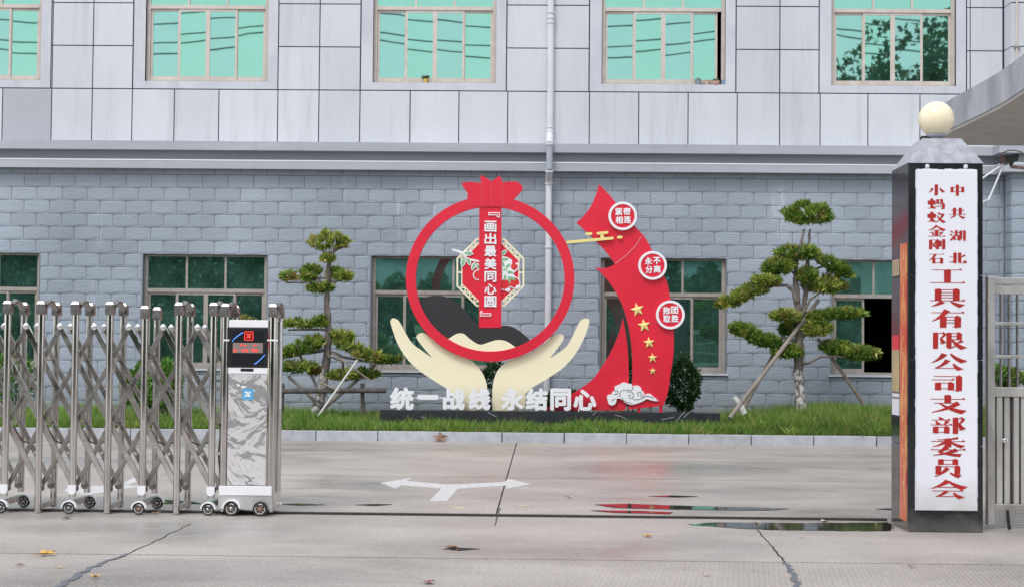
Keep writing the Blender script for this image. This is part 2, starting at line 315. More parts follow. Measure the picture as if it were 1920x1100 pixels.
def road_mat(groove):
    m, n, l, b = new_mat('concrete_paving' + ('_grooved' if groove else ''))
    gm = n.new('ShaderNodeNewGeometry')
    def noise(sc, st, det=6, r=.6, dist=0):
        mp = n.new('ShaderNodeMapping'); mp.inputs['Scale'].default_value = st; l.new(gm.outputs['Position'], mp.inputs[0])
        no = n.new('ShaderNodeTexNoise'); no.inputs['Scale'].default_value = sc; no.inputs['Detail'].default_value = det; no.inputs['Roughness'].default_value = r; no.inputs['Distortion'].default_value = dist
        l.new(mp.outputs[0], no.inputs['Vector']); return no
    a = noise(.8, (.8,1,1), 8, .68); cr = n.new('ShaderNodeValToRGB'); e = cr.color_ramp.elements; e[0].position = .34; e[1].position = .66
    e[0].color = (.37,.322,.290,1); e[1].color = (.515,.455,.412,1); l.new(a.outputs['Fac'], cr.inputs[0])
    f = noise(38, (1,.7,1), 6, .8); fr = n.new('ShaderNodeMapRange'); fr.inputs[1].default_value = .3; fr.inputs[2].default_value = .7; fr.inputs[3].default_value = .66; fr.inputs[4].default_value = 1.22; l.new(f.outputs['Fac'], fr.inputs[0])
    mu = n.new('ShaderNodeVectorMath'); mu.operation = 'SCALE'; l.new(cr.outputs[0], mu.inputs[0]); l.new(fr.outputs[0], mu.inputs['Scale'])
    # damp patches: darker and glossier
    w = noise(.42, (.75,1.05,1), 7, .62, .5); wr = n.new('ShaderNodeMapRange'); wr.inputs[1].default_value = .47; wr.inputs[2].default_value = .62; l.new(w.outputs['Fac'], wr.inputs[0])
    dk = n.new('ShaderNodeMixRGB'); dk.blend_type = 'MULTIPLY'; dk.inputs[2].default_value = (.82,.825,.84,1); l.new(wr.outputs[0], dk.inputs[0]); l.new(mu.outputs[0], dk.inputs[1])
    # spots and stains
    sp = noise(3.0, (1,1.2,1), 8, .75); sr = n.new('ShaderNodeMapRange'); sr.inputs[1].default_value = .60; sr.inputs[2].default_value = .72; sr.inputs[4].default_value = .3; l.new(sp.outputs['Fac'], sr.inputs[0])
    d2 = n.new('ShaderNodeMixRGB'); d2.inputs[2].default_value = (.19,.165,.15,1); l.new(sr.outputs[0], d2.inputs[0]); l.new(dk.outputs[0], d2.inputs[1])
    l.new(d2.outputs[0], b.inputs['Base Color'])
    rr = n.new('ShaderNodeMapRange'); rr.inputs[3].default_value = .52; rr.inputs[4].default_value = .24; l.new(wr.outputs[0], rr.inputs[0]); l.new(rr.outputs[0], b.inputs['Roughness'])
    g = noise(120, (1,1,1), 3); bp = n.new('ShaderNodeBump'); bp.inputs['Strength'].default_value = .22; bp.inputs['Distance'].default_value = .004; l.new(g.outputs['Fac'], bp.inputs['Height'])
    if groove:
        mp = n.new('ShaderNodeMapping'); mp.inputs['Rotation'].default_value = (0,0,.12); l.new(gm.outputs['Position'], mp.inputs[0])
        wv = n.new('ShaderNodeTexWave'); wv.inputs['Scale'].default_value = 11; wv.inputs['Distortion'].default_value = 1.2; wv.inputs['Detail'].default_value = 2; l.new(mp.outputs[0], wv.inputs['Vector'])
        bg = n.new('ShaderNodeBump'); bg.inputs['Strength'].default_value = .5; bg.inputs['Distance'].default_value = .008; l.new(wv.outputs['Fac'], bg.inputs['Height']); l.new(bp.outputs[0], bg.inputs['Normal']); l.new(bg.outputs[0], b.inputs['Normal'])
    else: l.new(bp.outputs[0], b.inputs['Normal'])
    return objvar(m, .05)
M['road'] = road_mat(False); M['road_g'] = road_mat(True)
def water_mat():
    m, n, l, b = new_mat('puddle_water'); b.inputs['Base Color'].default_value = (.05,.05,.045,1); b.inputs['Roughness'].default_value = .04; b.inputs['IOR'].default_value = 1.33; b.inputs['Specular IOR Level'].default_value = .9; return m
M['water'] = water_mat()

# ------------------------------------------------------------------ letters
_gc = {}
def glyph(ch):
    if ch in _gc: return _gc[ch]
    c = bpy.data.curves.new('glyph', 'FONT'); c.body = ch; c.size = 1; c.resolution_u = 3
    o = bpy.data.objects.new('glyph', c); col.objects.link(o)
    me = bpy.data.meshes.new_from_object(o)
    vs = np.array([v.co[:2] for v in me.vertices]); fs = [tuple(p.vertices) for p in me.polygons]
    cnt = {}
    for f in fs:
        for i in range(len(f)):
            e = (f[i], f[(i+1)%len(f)]); cnt[e] = 1
    edges = [e for e in cnt if (e[1], e[0]) not in cnt]
    bpy.data.objects.remove(o); bpy.data.curves.remove(c); bpy.data.meshes.remove(me)
    mn = vs.min(0); mx = vs.max(0); vs = (vs-mn)/np.maximum(mx-mn, 1e-6)
    _gc[ch] = (vs, fs, edges); return _gc[ch]
def char(ch, box, Y, depth, bold, m, parent, name='character'):
    """box px (x0,y0,x1,y1); front face at Y-depth, back at Y"""
    x0, z1 = S(box[0], box[1], Y); x1, z0 = S(box[2], box[3], Y)
    vs, fs, ed = glyph(ch); b = MB()
    shifts = [(0,0)] + [(math.cos(a)*bold, math.sin(a)*bold) for a in [2*PI*k/7+.3 for k in range(7)]] if bold else [(0,0)]
    x0 += bold; x1 -= bold; z0 += bold; z1 -= bold
    for k, (dx, dz) in enumerate(shifts):
        yf = Y-depth-.00025*k; n = len(vs)
        X = x0+vs[:,0]*(x1-x0)+dx; Z = z0+vs[:,1]*(z1-z0)+dz
        b.add([(x, yf, z) for x, z in zip(X, Z)], fs)
        b.add([(x, yf, z) for x, z in zip(X, Z)]+[(x, Y, z) for x, z in zip(X, Z)], [(e[0], e[0]+n, e[1]+n, e[1]) for e in ed])
    return b.build(name, m, parent)
# brush-like serif characters: H thin stroke with a wedge, V heavy upright, T tapering stroke
G = {
'小':'V 50 0 96;T 50 96 36 90 8 2;T 26 34 6 74 14 3;T 72 30 95 68 5 18',
'中':'V 14 22 68;V 86 22 68;H 14 22 86;H 14 62 86;V 50 0 100',
'共':'H 14 24 90;H 2 62 98;V 32 2 62;V 68 2 62;T 36 68 4 98 14 3;T 60 68 93 97 5 18',
'湖':'T 4 6 18 20 5 12;T 0 34 14 46 5 12;T 4 94 20 58 12 4;H 22 24 60;V 41 2 50;V 28 50 90;V 56 50 90;H 28 50 56;H 28 84 56;V 70 6 74;T 70 72 60 99 12 3;V 94 6 96;H 70 6 94;H 70 34 94;H 70 62 94',
'北':'V 34 2 98;H 3 38 34;T 34 76 2 88 10 4;V 62 2 90;T 94 20 62 46 13 3;H 62 94 98;V 94 76 94',
'蚂':'V 6 20 54;V 38 20 54;H 6 20 38;H 6 52 38;V 22 0 86;H 2 88 40;T 32 70 44 92 4 12;H 50 8 86;V 82 8 44;V 58 8 46;H 55 46 92;V 93 46 94;T 93 94 78 90 8 2;H 46 70 80',
'蚁':'V 6 20 54;V 38 20 54;H 6 20 38;H 6 52 38;V 22 0 86;H 2 88 40;T 32 70 44 92 4 12;T 62 2 76 22 5 15;T 92 14 48 98 15 3;T 54 30 99 97 3 19',
'金':'T 52 0 2 44 14 3;T 50 0 98 42 5 19;H 26 42 74;H 12 62 88;V 50 42 94;T 24 66 36 86 5 13;T 78 66 64 86 13 4;H 3 96 97',
'刚':'V 9 6 98;V 55 6 94;H 9 6 55;T 46 18 16 80 12 3;T 18 26 48 78 3 14;T 55 94 44 90 8 2;V 71 16 70;V 94 0 94;T 94 94 80 89 8 2',
'石':'H 4 7 96;T 44 7 2 72 16 3;V 34 48 100;V 84 48 100;H 34 48 84;H 34 90 84',
'工':'H 8 7 90;V 50 7 93;H 1 94 99',
'具':'V 22 2 66;V 76 2 66;H 22 4 76;H 22 20 76;H 22 35 76;H 22 50 76;H 1 67 99;T 36 72 3 100 16 3;T 60 72 94 99 5 19',
'有':'H 3 15 97;T 48 0 3 64 18 3;V 36 38 100;V 80 38 98;H 36 38 80;H 36 56 80;H 36 72 80;T 80 98 66 92 8 2',
'限':'V 10 4 100;H 10 6 36;T 40 6 27 36 9 5;T 27 34 38 64 5 14;T 38 64 24 68 8 2;V 52 4 94;H 52 6 84;V 84 6 44;H 52 24 84;H 52 43 84;T 50 96 72 82 8 3;T 94 50 72 66 12 3;T 62 46 99 98 5 19',
'公':'T 40 3 2 58 17 3;T 58 2 99 52 5 20;T 50 40 16 88 15 5;H 14 90 76;T 66 62 88 99 5 17',
'司':'H 10 8 90;V 88 8 96;T 88 96 72 91 8 2;H 3 29 70;V 20 48 92;V 62 48 92;H 20 48 62;H 20 82 62',
'支':'H 2 22 98;V 50 0 46;H 14 45 80;T 82 44 3 99 18 3;T 26 46 99 98 4 21',
'部':'H 4 17 54;T 24 0 34 14 5 12;T 15 24 24 44 5 12;T 48 22 38 44 12 4;H 1 47 60;V 13 60 98;V 46 60 98;H 13 60 46;H 13 90 46;V 72 4 100;H 72 6 92;T 96 6 84 38 9 5;T 84 36 95 72 5 15;T 95 72 82 76 8 2',
'委':'T 80 0 18 11 10 3;H 3 21 97;V 50 6 54;T 44 22 5 52 12 3;T 56 22 95 52 5 16;H 1 68 99;T 46 52 22 82 16 7;T 22 80 88 100 5 15;T 76 68 6 100 16 3',
'员':'V 26 2 32;V 76 2 32;H 26 4 76;H 26 28 76;V 17 40 86;V 83 40 86;H 17 42 83;T 50 50 5 100 15 3;T 58 78 93 99 5 17',
'会':'T 50 0 1 46 17 3;T 50 0 99 44 5 21;H 26 38 72;H 8 59 90;T 46 60 20 90 12 5;H 18 91 78;T 66 70 90 100 5 17'}
def serif_char(ch, box, Y, m, parent):
    x0, z1 = S(box[0], box[1], Y); x1, z0 = S(box[2], box[3], Y); W_ = x1-x0; H_ = z1-z0; b = MB(); k = 0
    def pt(x, y): return (x0+W_*x/100, z1-H_*y/100)
    for s in G[ch].split(';'):
        a = s.split(); v = [float(q) for q in a[1:]]; yf = Y-.0012-.00012*k; k += 1
        if a[0] == 'H':
            xa, y, xb = v; t = 2.0
            poly = [(xa-3,y-t),(xb-7,y-t),(xb-1,y-10),(xb+5,y+t),(xa-3,y+t)]
        elif a[0] == 'V':
            x, ya, yb = v; w = 9.8 if len(G[ch].split(';')) < 11 else 8
            poly = [(x-w,ya-1),(x+w*.5,ya-4),(x+w+1,ya+3),(x+w,yb),(x-w,yb)]
        else:
            xa, ya, xb, yb, wa, wb = v; dx, dy = xb-xa, yb-ya; L = math.hypot(dx, dy); nx, ny = -dy/L, dx/L
            sg = 1 if dx < 0 else -1; bend = L*.07
            L1 = []; L2 = []
            for i in range(5):
                t = i/4; cx = xa+dx*t - nx*bend*sg*4*t*(1-t); cy = ya+dy*t - ny*bend*sg*4*t*(1-t)
                w = (wa+(wb-wa)*t)/2*1.25; L1.append((cx+nx*w, cy+ny*w)); L2.append((cx-nx*w, cy-ny*w))
            poly = L1+L2[::-1]
        b.prism([pt(*q) for q in poly], yf, Y)
    return b.build('character', m, parent)

# ------------------------------------------------------------------ ground, road, kerb
g = MB(); g.add([(-150,-150,-.012),(150,-150,-.012),(150,150,-.012),(-150,150,-.012)], [(0,1,2,3)])
tag(g.build('ground', M['filler']), 'dark subgrade showing in the joints of the concrete road', kind='structure')
road = empty('road', kind='structure')
Y1 = Q(960,1047).y; Y2 = Q(960,895).y; Y3 = Q(960,836).y
YTR = Q(960, 967).y
Xc = Q(950,895).x; XcB = Q(1421,993).x
def slab_row(ya, yb, x_ref, pitch, gap, gy, m, tilt=0):
    i0 = int((-46-x_ref)/pitch); i1 = int((46-x_ref)/pitch)
    for i in range(i0, i1):
        xa = x_ref+i*pitch+gap/2; xb = x_ref+(i+1)*pitch-gap/2; zz = random.uniform(-.001,.001)
        b = MB(); n = 14; vs = []; xs = np.linspace(xa, xb, 3)
        # slightly ragged edges on all sides
        ed = [(xa+random.uniform(0,.004), y) for y in np.linspace(ya+gy/2, yb-gy/2, n)]
        er = [(xb-random.uniform(0,.004), y) for y in np.linspace(yb-gy/2, ya+gy/2, n)]
        poly = ed+er; k = len(poly)
        b.add([(x,y,zz) for x,y in poly]+[(x,y,-.06) for x,y in poly], [tuple(range(k-1,-1,-1))]+[(j,(j+1)%k,(j+1)%k+k,j+k) for j in range(k)])
        b.build('paving_slab', m, road)
slab_row(-20, 3, XcB, 6, .02, .03, M['road_g']); slab_row(3, Y1, 6.2, 14, .012, .035, M['road_g'])
slab_row(Y1, YTR-.12, 5.2, 12.6, .02, .012, M['road']); 
slab_row(YTR+.12, Y2, Xc, 6.0, .010, .012, M['road']); slab_row(Y2, Y3, Xc, 6.0, .010, .035, M['road']); slab_row(Y3, YK+.02, Xc, 6.0, .010, .02, M['road_g'])
b = MB(); b.box(-46, 46, YTR-.114, YTR+.114, -.06, -.0005); b.build('track_bed', M['road'], road)
# cracks and bitumen
def ground_poly(name, pts, m, z=.004, parent=None):
    w = [Q(px, py, 0) for px, py in pts]; b = MB(); n = len(w)
    ar = sum(w[i].x*w[(i+1)%n].y-w[(i+1)%n].x*w[i].y for i in range(n))
    if ar < 0: w = w[::-1]
    b.add([(p.x, p.y, z) for p in w]+[(p.x, p.y, z-.003) for p in w], [tuple(range(n))]+[(i, i+n, (i+1)%n+n, (i+1)%n) for i in range(n)])
    return b.build(name, m, parent)
def crack(pts, w0, w1, m, z, jit):
    L = []; R = []; pts = [Vector(Q(*p)[:2]) for p in pts]; fine = []
    for i in range(len(pts)-1):
        for k in range(8): fine.append(pts[i].lerp(pts[i+1], k/8))
    fine.append(pts[-1]); n = len(fine)
    d = (pts[-1]-pts[0]).normalized(); nn = Vector((-d.y, d.x))
    for i, p in enumerate(fine):
        w = w0+(w1-w0)*i/(n-1); p = p+nn*random.uniform(-jit, jit)
        L.append(p+nn*w*random.uniform(.3,1)); R.append(p-nn*w*random.uniform(.3,1))
    b = MB(); b.add([(p.x,p.y,z) for p in L]+[(p.x,p.y,z) for p in R], [(i, i+1, i+1+n, i+n) for i in range(n-1)])
    b.build('crack', m, road)
crack([(358,981),(300,1010),(240,1038)], .005, .008, M['filler'], .003, .008)
crack([(243,1037),(190,1055),(145,1078),(100,1102),(60,1130)], .022, .035, M['tar'], .003, .02)
crack([(1474,1055),(1485,1075),(1497,1100),(1510,1130)], .018, .03, M['tar'], .003, .015)
crack([(938,951),(934,966),(928,985)], .006, .005, M['filler'], .0022, .008)
crack([(1421,993),(1445,1022),(1472,1054)], .009, .011, M['filler'], .0022, .006)
# rail of the gate
b = MB(); b.box(-14, Q(1662,975).x, YTR-.035, YTR+.02, -.01, .016); b.build('gate_rail', M['iron'], road)
# markings
ar1 = [(714,904.7),(773,895),(763,901),(837,907.5),(858,907.5),(945,903),(953,897),(996,907),(950,916),(950,909.7),(859,915.5),(838,938.7),(805,938.7),(828,915),(753,909),(743,915)]
ground_poly('road_marking', ar1, M['paint'], .003, road)
ground_poly('road_marking', [(140,903),(163,911),(232,908.5),(262,911.5),(167,927),(120,920)], M['paint'], .003, road)
ground_poly('road_marking', [(226,908),(248,895.5),(303,887),(288,893),(243,907.5)], M['paint'], .003, road)
ground_poly('road_marking', [(836,949.5),(850,948),(872,950.5),(874,953),(856,953.5)], M['paint_yellow'], .003, road)
ground_poly('road_marking', [(957,945),(975,945.5),(1000,948),(980,949)], M['paint_yellow'], .003, road)
# puddles
def puddle(pts, label, j=1.0):
    out = []
    for i in range(len(pts)):
        a, c = pts[i], pts[(i+1)%len(pts)]
        for k in range(5):
            t = k/5; out.append((a[0]+(c[0]-a[0])*t+random.uniform(-5,5)*j, a[1]+(c[1]-a[1])*t+random.uniform(-.5,.5)*j))
    o = ground_poly('puddle', out, M['water'], .0045); tag(o, label, kind='structure')
puddle([(1290,983),(1340,979.5),(1420,980),(1560,980.5),(1666,979),(1680,988),(1668,995.5),(1560,995),(1440,993),(1350,988)], 'dark puddle along the gate rail beside the pillar')
puddle([(1117,945.5),(1180,944.2),(1252,947),(1320,949.5),(1400,951),(1480,953.5),(1440,956.5),(1340,955.5),(1240,954),(1150,951.5)], 'long thin puddle reflecting the red sign', .5)
puddle([(1105,956.5),(1200,957.5),(1262,960),(1255,963.5),(1150,960.5)], 'small puddle strip just behind the gate rail', .4)
puddle([(1215,930),(1260,928.6),(1310,930.5),(1270,932)], 'faint puddle streak beyond the gate rail', .3)
puddle([(664,946),(700,944.5),(735,945.5),(700,948)], 'short puddle streak near the white arrow', .3)
puddle([(255,939),(300,936),(365,941),(378,944),(300,944)], 'greenish puddle behind the folding gate', .3)
puddle([(528,945),(560,943.8),(610,946),(560,947)], 'thin puddle streak right of the gate motor unit', .3)
puddle([(830,1029),(855,1026.5),(900,1029),(860,1032)], 'little puddle in the middle of the road', .5)
puddle([(1640,954),(1680,953),(1720,954.5),(1680,956)], 'short puddle streak behind the pillar base', .3)
# kerb
kerb = empty('kerb', kind='structure')
Xk = Q(941,829).x; pk = (Q(1646,836).x-Q(709,827).x)/8
HK = P(990,810.7,YK).z
for i in range(-14, 12):
    x0 = Xk+i*pk+.006; b = MB(); b.box(0, pk-.012, 0, .13, -.05, HK, .006)
    o = b.build('kerb_stone', M['kerb'], kerb); o.location = (x0+random.uniform(-.002,.002), YK+random.uniform(-.004,.004), random.uniform(-.003,.003))

# ------------------------------------------------------------------ planting bed
def soil_z(x, y):
    t = np.clip((y-YK-.1)/1.6, 0, 1); r = 1/(1+np.exp(-(x-3.4)*2.2))
    return HK-.025+t*.075+r*t*(.06+.09*np.sin(np.clip(y-YK,0,3)))+.02*np.sin(x*1.7)*t
nx, ny = 90, 14; xs = np.linspace(-15, 15, nx); ys = np.linspace(YK+.12, WALL+.05, ny); X_, Y_ = np.meshgrid(xs, ys); Z_ = soil_z(X_, Y_)
b = MB(); b.add([(x,y,z) for x,y,z in zip(X_.ravel(),Y_.ravel(),Z_.ravel())], [(j*nx+i, j*nx+i+1, (j+1)*nx+i+1, (j+1)*nx+i) for j in range(ny-1) for i in range(nx-1)])
tag(b.build('soil_bed', M['soil'], smooth=True), kind='structure')
def color_mesh(name, V, Fc, C, m, parent=None):
    """V (n,3), Fc (k,c) same size faces, C (k,3) face colours"""
    me = bpy.data.meshes.new(name); k, c = Fc.shape
    me.vertices.add(len(V)); me.vertices.foreach_set('co', V.astype(np.float32).ravel())
    me.loops.add(k*c); me.loops.foreach_set('vertex_index', Fc.astype(np.int32).ravel())
    me.polygons.add(k); me.polygons.foreach_set('loop_start', np.arange(0, k*c, c, dtype=np.int32)); me.polygons.foreach_set('loop_total', np.full(k, c, dtype=np.int32))
    me.update(calc_edges=True)
    at = me.color_attributes.new('tone', 'FLOAT_COLOR', 'CORNER')
    cc = np.ones((k*c, 4), np.float32); cc[:, :3] = np.repeat(C, c, axis=0); at.data.foreach_set('color', cc.ravel())
    me.materials.append(m); o = bpy.data.objects.new(name, me); col.objects.link(o)
    if parent: o.parent = parent
    return o
def blades(base, dirv, length, width, bend=None):
    """leaf blades: kite of 4 verts; base (n,3) dirv (n,3) unit"""
    n = len(base); r = rng.normal(size=(n,3)); side = np.cross(dirv, r); side /= np.linalg.norm(side, axis=1, keepdims=True)
    L = length[:,None]; W = width[:,None]; nrm = np.cross(side, dirv)
    mid = base+dirv*L*.45+nrm*L*.06
    V = np.stack([base, mid-side*W/2, base+dirv*L+(bend if bend is not None else 0), mid+side*W/2], 1).reshape(-1,3)
    return V, np.arange(4*n).reshape(n,4)
def pal(cols, w, n, j=.15):
    cols = np.array(cols); i = rng.choice(len(cols), n, p=np.array(w)/sum(w)); c = cols[i]*(1+rng.uniform(-j,j,(n,1))); return c
# grass
N = 120000
gx = rng.uniform(-9.5, 9.5, N); gy = YK+.10+rng.beta(1,1.5,N)*(WALL-YK-.2)
cl = .5+.5*np.sin(gx*3.1+1.3*np.sin(gy*4+gx))*np.cos(gy*3.3+gx*1.7); clump = .5+.5*np.sin(gx*1.15+.6)*np.sin(gx*.43+2+gy)
X_PL0, X_PL1 = S(713,780,YS-.3)[0], S(1350,780,YS-.3)[0]
inpl = (gx > X_PL0-.02) & (gx < X_PL1+.02) & (gy > YS-.32) & (gy < YS+.2)
keep = ~inpl
gx, gy, cl, clump = gx[keep], gy[keep], cl[keep], clump[keep]; N = len(gx)
front = np.clip(1-(gy-YK-.1)/.9, 0, 1)
right = 1/(1+np.exp(-(gx-3.5)*2))
hgt = (.055+.095*cl+.07*clump+.06*right)*rng.uniform(.55,1.5,N)*(1-.1*front)
dirs = np.stack([rng.normal(0,.38,N), rng.normal(0,.32,N)-.45*front, np.ones(N)], 1)
dirs /= np.linalg.norm(dirs, axis=1, keepdims=True)
base = np.stack([gx, gy, soil_z(gx, gy)], 1)
bend = np.stack([rng.normal(0,.03,N), rng.normal(0,.03,N), -np.abs(rng.normal(0,.02,N))], 1)
V, Fc = blades(base, dirs, hgt, rng.uniform(.005,.011,N), bend)
K = 620; kx = rng.uniform(-9.3,9.3,K); ky = YK+.10+rng.beta(1,1.9,K)*2.6; kk = rng.integers(0,K,26000); N2 = len(kk)
tx_ = kx[kk]+rng.normal(0,.05,N2); ty_ = np.maximum(ky[kk]+rng.normal(0,.05,N2), YK+.06); o_ = ~((tx_ > X_PL0-.02) & (tx_ < X_PL1+.02) & (ty_ > YS-.32) & (ty_ < YS+.2)); tx_, ty_, kk = tx_[o_], ty_[o_], kk[o_]; N2 = len(kk)
kh = rng.uniform(.07,.22,K)*(1+.3/(1+np.exp(-(kx-3.5)*2))); d2 = np.stack([(tx_-kx[kk])*6+rng.normal(0,.3,N2), (ty_-ky[kk])*6+rng.normal(0,.3,N2)-.15, np.ones(N2)*1.0], 1); d2 /= np.linalg.norm(d2,axis=1,keepdims=True)
be2 = np.stack([rng.normal(0,.04,N2), rng.normal(-.02,.04,N2), -np.abs(rng.normal(0,.04,N2))], 1)
V2, F2 = blades(np.stack([tx_,ty_,soil_z(tx_,ty_)],1), d2, kh[kk]*rng.uniform(.6,1.35,N2), rng.uniform(.006,.012,N2), be2)
kc = pal([(.13,.28,.04),(.24,.38,.07),(.36,.44,.10),(.09,.21,.035),(.46,.46,.17)],[3,3,2,2,.8],K,.15)
V = np.vstack([V, V2]); Fc = np.vstack([Fc, F2+4*N])
Cg = pal([(.10,.22,.035),(.16,.32,.05),(.25,.38,.07),(.40,.42,.12),(.52,.46,.22)], [2.5,4,3,1.6,.6], N)
dk_ = (.72+.5*clump)[:,None]; Cg = Cg*dk_; yel = (np.sin(gx*.9+gy*2)*.5+.5)[:,None]*right[:,None]; Cg = Cg*(1-.35*yel)+np.array((.27,.29,.07))*.35*yel; Cg = np.vstack([Cg, kc[kk]*rng.uniform(.75,1.25,(N2,1))])
tag(color_mesh('grass', V, Fc, Cg, M['grass']), 'green tufty grass growing in the bed behind the kerb', 'grass', kind='stuff')

# ------------------------------------------------------------------ building
bld = empty('factory_building', 'grey factory building with block-faced ground floor and pale panelled upper floor', 'building')
Wf = WALL                 # face of backing wall
rowz = [P(715, 330.8, Wf).z]; pz = (P(715,330.8,Wf).z-P(715,480.2,Wf).z)/6
px0 = S(715,343,Wf)[0]; px_ = (S(811,343,Wf)[0]-S(715,343,Wf)[0])/2
Z0 = rowz[0]
XBAY = S(1897,400,Wf-.41)[0]-.004
lowwin = []; upwin = []
WX = [( -154, 70), (268,500.5), (697,929.5), (1126.5,1361.5), (1560,1796)]
for a, c in WX:
    xa, xb = S(a,520,Wf)[0], S(c,520,Wf)[0]; lowwin.append((xa, xb))
wl = (lowwin[1][1]-lowwin[1][0]); pitchw = (sum(lowwin[3])-sum(lowwin[1]))/4; c1 = sum(lowwin[1])/2
lowwin = [(c1+(k-1)*pitchw-wl/2, c1+(k-1)*pitchw+wl/2) for k in range(5)]
ZLT = Z0-6*pz; ZLB = P(385,690,Wf).z
UX = [(273,503),(699,931),(1128.5,1360),(1560,1791)]
uc = [sum(S(v,80,Wf)[0] for v in u)/2 for u in UX]; up_p = (uc[3]-uc[0])/3
uw = S(503,80,Wf)[0]-S(273,80,Wf)[0]
upwin = [(uc[0]+(k-1)*up_p-uw/2, uc[0]+(k-1)*up_p+uw/2) for k in range(5)]
ZUB = P(385,153,Wf).z; ZUT = ZUB+1.95; ZTOP = 9.6
ZCB = P(960,316,Wf).z     # where blocks end
# backing wall with openings
def wall_with_holes(x0, x1, z0, z1, holes, y0, y1, m, name):
    b = MB(); cur = x0
    for ha, hb, hz0, hz1 in sorted(holes):
        b.box(cur, ha, y0, y1, z0, z1); b.box(ha, hb, y0, y1, z0, hz0); b.box(ha, hb, y0, y1, hz1, z1); cur = hb
    b.box(cur, x1, y0, y1, z0, z1); return b.build(name, m, bld)
ZMID = ZCB+.3
XL, XR = -15.5, 14.0
wall_with_holes(XL, XR, -.1, ZMID, [(a,c,ZLB,ZLT) for a,c in lowwin], Wf, Wf+.24, M['mortar'], 'lower_wall')
wall_with_holes(XL, XR, ZMID, ZTOP, [(a,c,ZUB,ZUT) for a,c in upwin], Wf, Wf+.24, M['joint'], 'upper_wall')
b = MB(); b.box(XL,XL+.24,Wf+.24,Wf+9,-.1,ZTOP); b.box(XR-.24,XR,Wf+.24,Wf+9,-.1,ZTOP); b.box(XL,XR,Wf+9,Wf+9.2,-.1,ZTOP); b.build('outer_wall', M['mortar'], bld)
b = MB(); b.box(XL-.2,XR+.2,Wf-.1,Wf+9.4,ZTOP,ZTOP+.3); b.build('roof', M['cornice'], bld)
b = MB(); b.box(XL+.24,XR-.24,Wf+.24,Wf+9,ZMID-.1,ZMID+.1); b.box(XL+.24,XR-.24,Wf+3.2,Wf+3.3,-.1,ZMID-.1); b.box(XL+.24,XR-.24,Wf+3.2,Wf+3.3,ZMID+.1,ZTOP-.01); b.build('inner_partition', M['dark'], bld)
# blocks
def block_mesh(seed):
    r = random.Random(seed); xs = [0,.10,.32,.55,.78,.90,1]; zs = [0,.09,.20,.55,.92,1]; b = MB(); vs = []
    for j, z in enumerate(zs):
        for i, x in enumerate(xs):
            if j == 0 or i == 0 or i == 6: h = .004 if not (j == 5) else .010
            elif j == 5: h = .0085
            elif j == 1: h = .006+.0045*math.sin(x*PI)*r.uniform(.8,1.1) if i in (2,3,4) else .005
            else: h = (.0115 if 1 < i < 5 else .0095)+r.uniform(-.001,.001)
            dz = r.uniform(-.022,.022) if 1 < j < 5 and 0 < i < 6 else 0; dx = r.uniform(-.03,.03) if 0 < i < 6 and 0 < j < 5 else 0
            vs.append((x+dx, -h, z+dz))
    n = 7; fs = [(j*n+i, j*n+i+1, (j+1)*n+i+1, (j+1)*n+i) for j in range(5) for i in range(6)]
    bk = len(vs); vs += [(0,.012,0),(1,.012,0),(1,.012,1),(0,.012,1)]
    fs += [(bk,bk+1)+tuple(range(6,-1,-1)), (bk+2,bk+3)+tuple(range(35,42))]
    fs += [(bk+3,bk)+tuple(j*n for j in range(6)), (bk+1,bk+2)+tuple(j*n+6 for j in range(5,-1,-1))]
    me = bpy.data.meshes.new('stone_block'); me.from_pydata(vs, [], fs); me.update(); me.materials.append(M['block']); return me
bvar = [block_mesh(s) for s in range(8)]
bvd = [([v.co.copy() for v in me.vertices], [tuple(p.vertices) for p in me.polygons]) for me in bvar]
def unproject(x, y, z):
    v = ROT.transposed() @ Vector((x, y, z-CAMZ)); return (960+F*v.x/-v.z, 550-F*v.y/-v.z)
def rings_occ(px, py):
    if px < 525 and py > 585: return .35
    if 1672 < px < 1846: return 0
    if 1846 < px: return .5 if py < 515 else .3
    d = math.hypot(px-918, py-523)
    if 135 < d < 160: return .4
    if 700 < px < 1110 and py > 620: return .35
    if 1090 < px < 1260 and py > 350: return .3
    if py > 775: return .1
    return 1
cells = []
gapb = .0075
def in_open(xa, xb, za, zb, opens):
    segs = [(xa, xb)]
    for (a, c, z0, z1) in opens:
        if zb-za > 0 and z0 < (za+zb)/2 < z1:
            ns = []
            for s0, s1 in segs:
                if c <= s0 or a >= s1: ns.append((s0, s1)); continue
                if a-s0 > .03: ns.append((s0, a))
                if s1-c > .03: ns.append((c, s1))
            segs = ns
    return segs
opens = [(a-.012, c+.012, ZLB-.03, ZLT) for a, c in lowwin]
# row list: (z_low, z_high, phase)
rows = []
rows.append((Z0+.004, ZCB+.03, .5))
k = 0
while Z0-(k+1)*pz > .15: rows.append((Z0-(k+1)*pz, Z0-k*pz, 0 if k % 2 == 0 else .5)); k += 1
rows.append((.0, Z0-k*pz, .5 if k % 2 else 0))
for rk, (za, zb, ph) in enumerate(rows):
    i = int((-13-px0)/px_)-1
    while True:
        xa = px0+(i+ph)*px_; xb = xa+px_; i += 1
        if xa > XBAY: break
        # under-sill half course
        zz = [(za, zb)]
        for (a, c, z0, z1) in opens:
            if z0 > za+.02 and z0 < zb-.02 and (za+zb)/2 > z0 and xb > a and xa < c: zz = [(za, zb)]
        for s0, s1 in in_open(xa, min(xb, XBAY-.002), za, zb, opens):
            cells.append((s0, s1, za, zb, 0))
        # sliver below window sill inside opening columns
        for (a, c, z0, z1) in opens:
            if z0 > za+.03 and z0 < zb and (za+zb)/2 > z0:
                s0, s1 = max(xa, a), min(xb, c)
                if s1-s0 > .03: cells.append((s0, s1, za, z0-.02, 0))
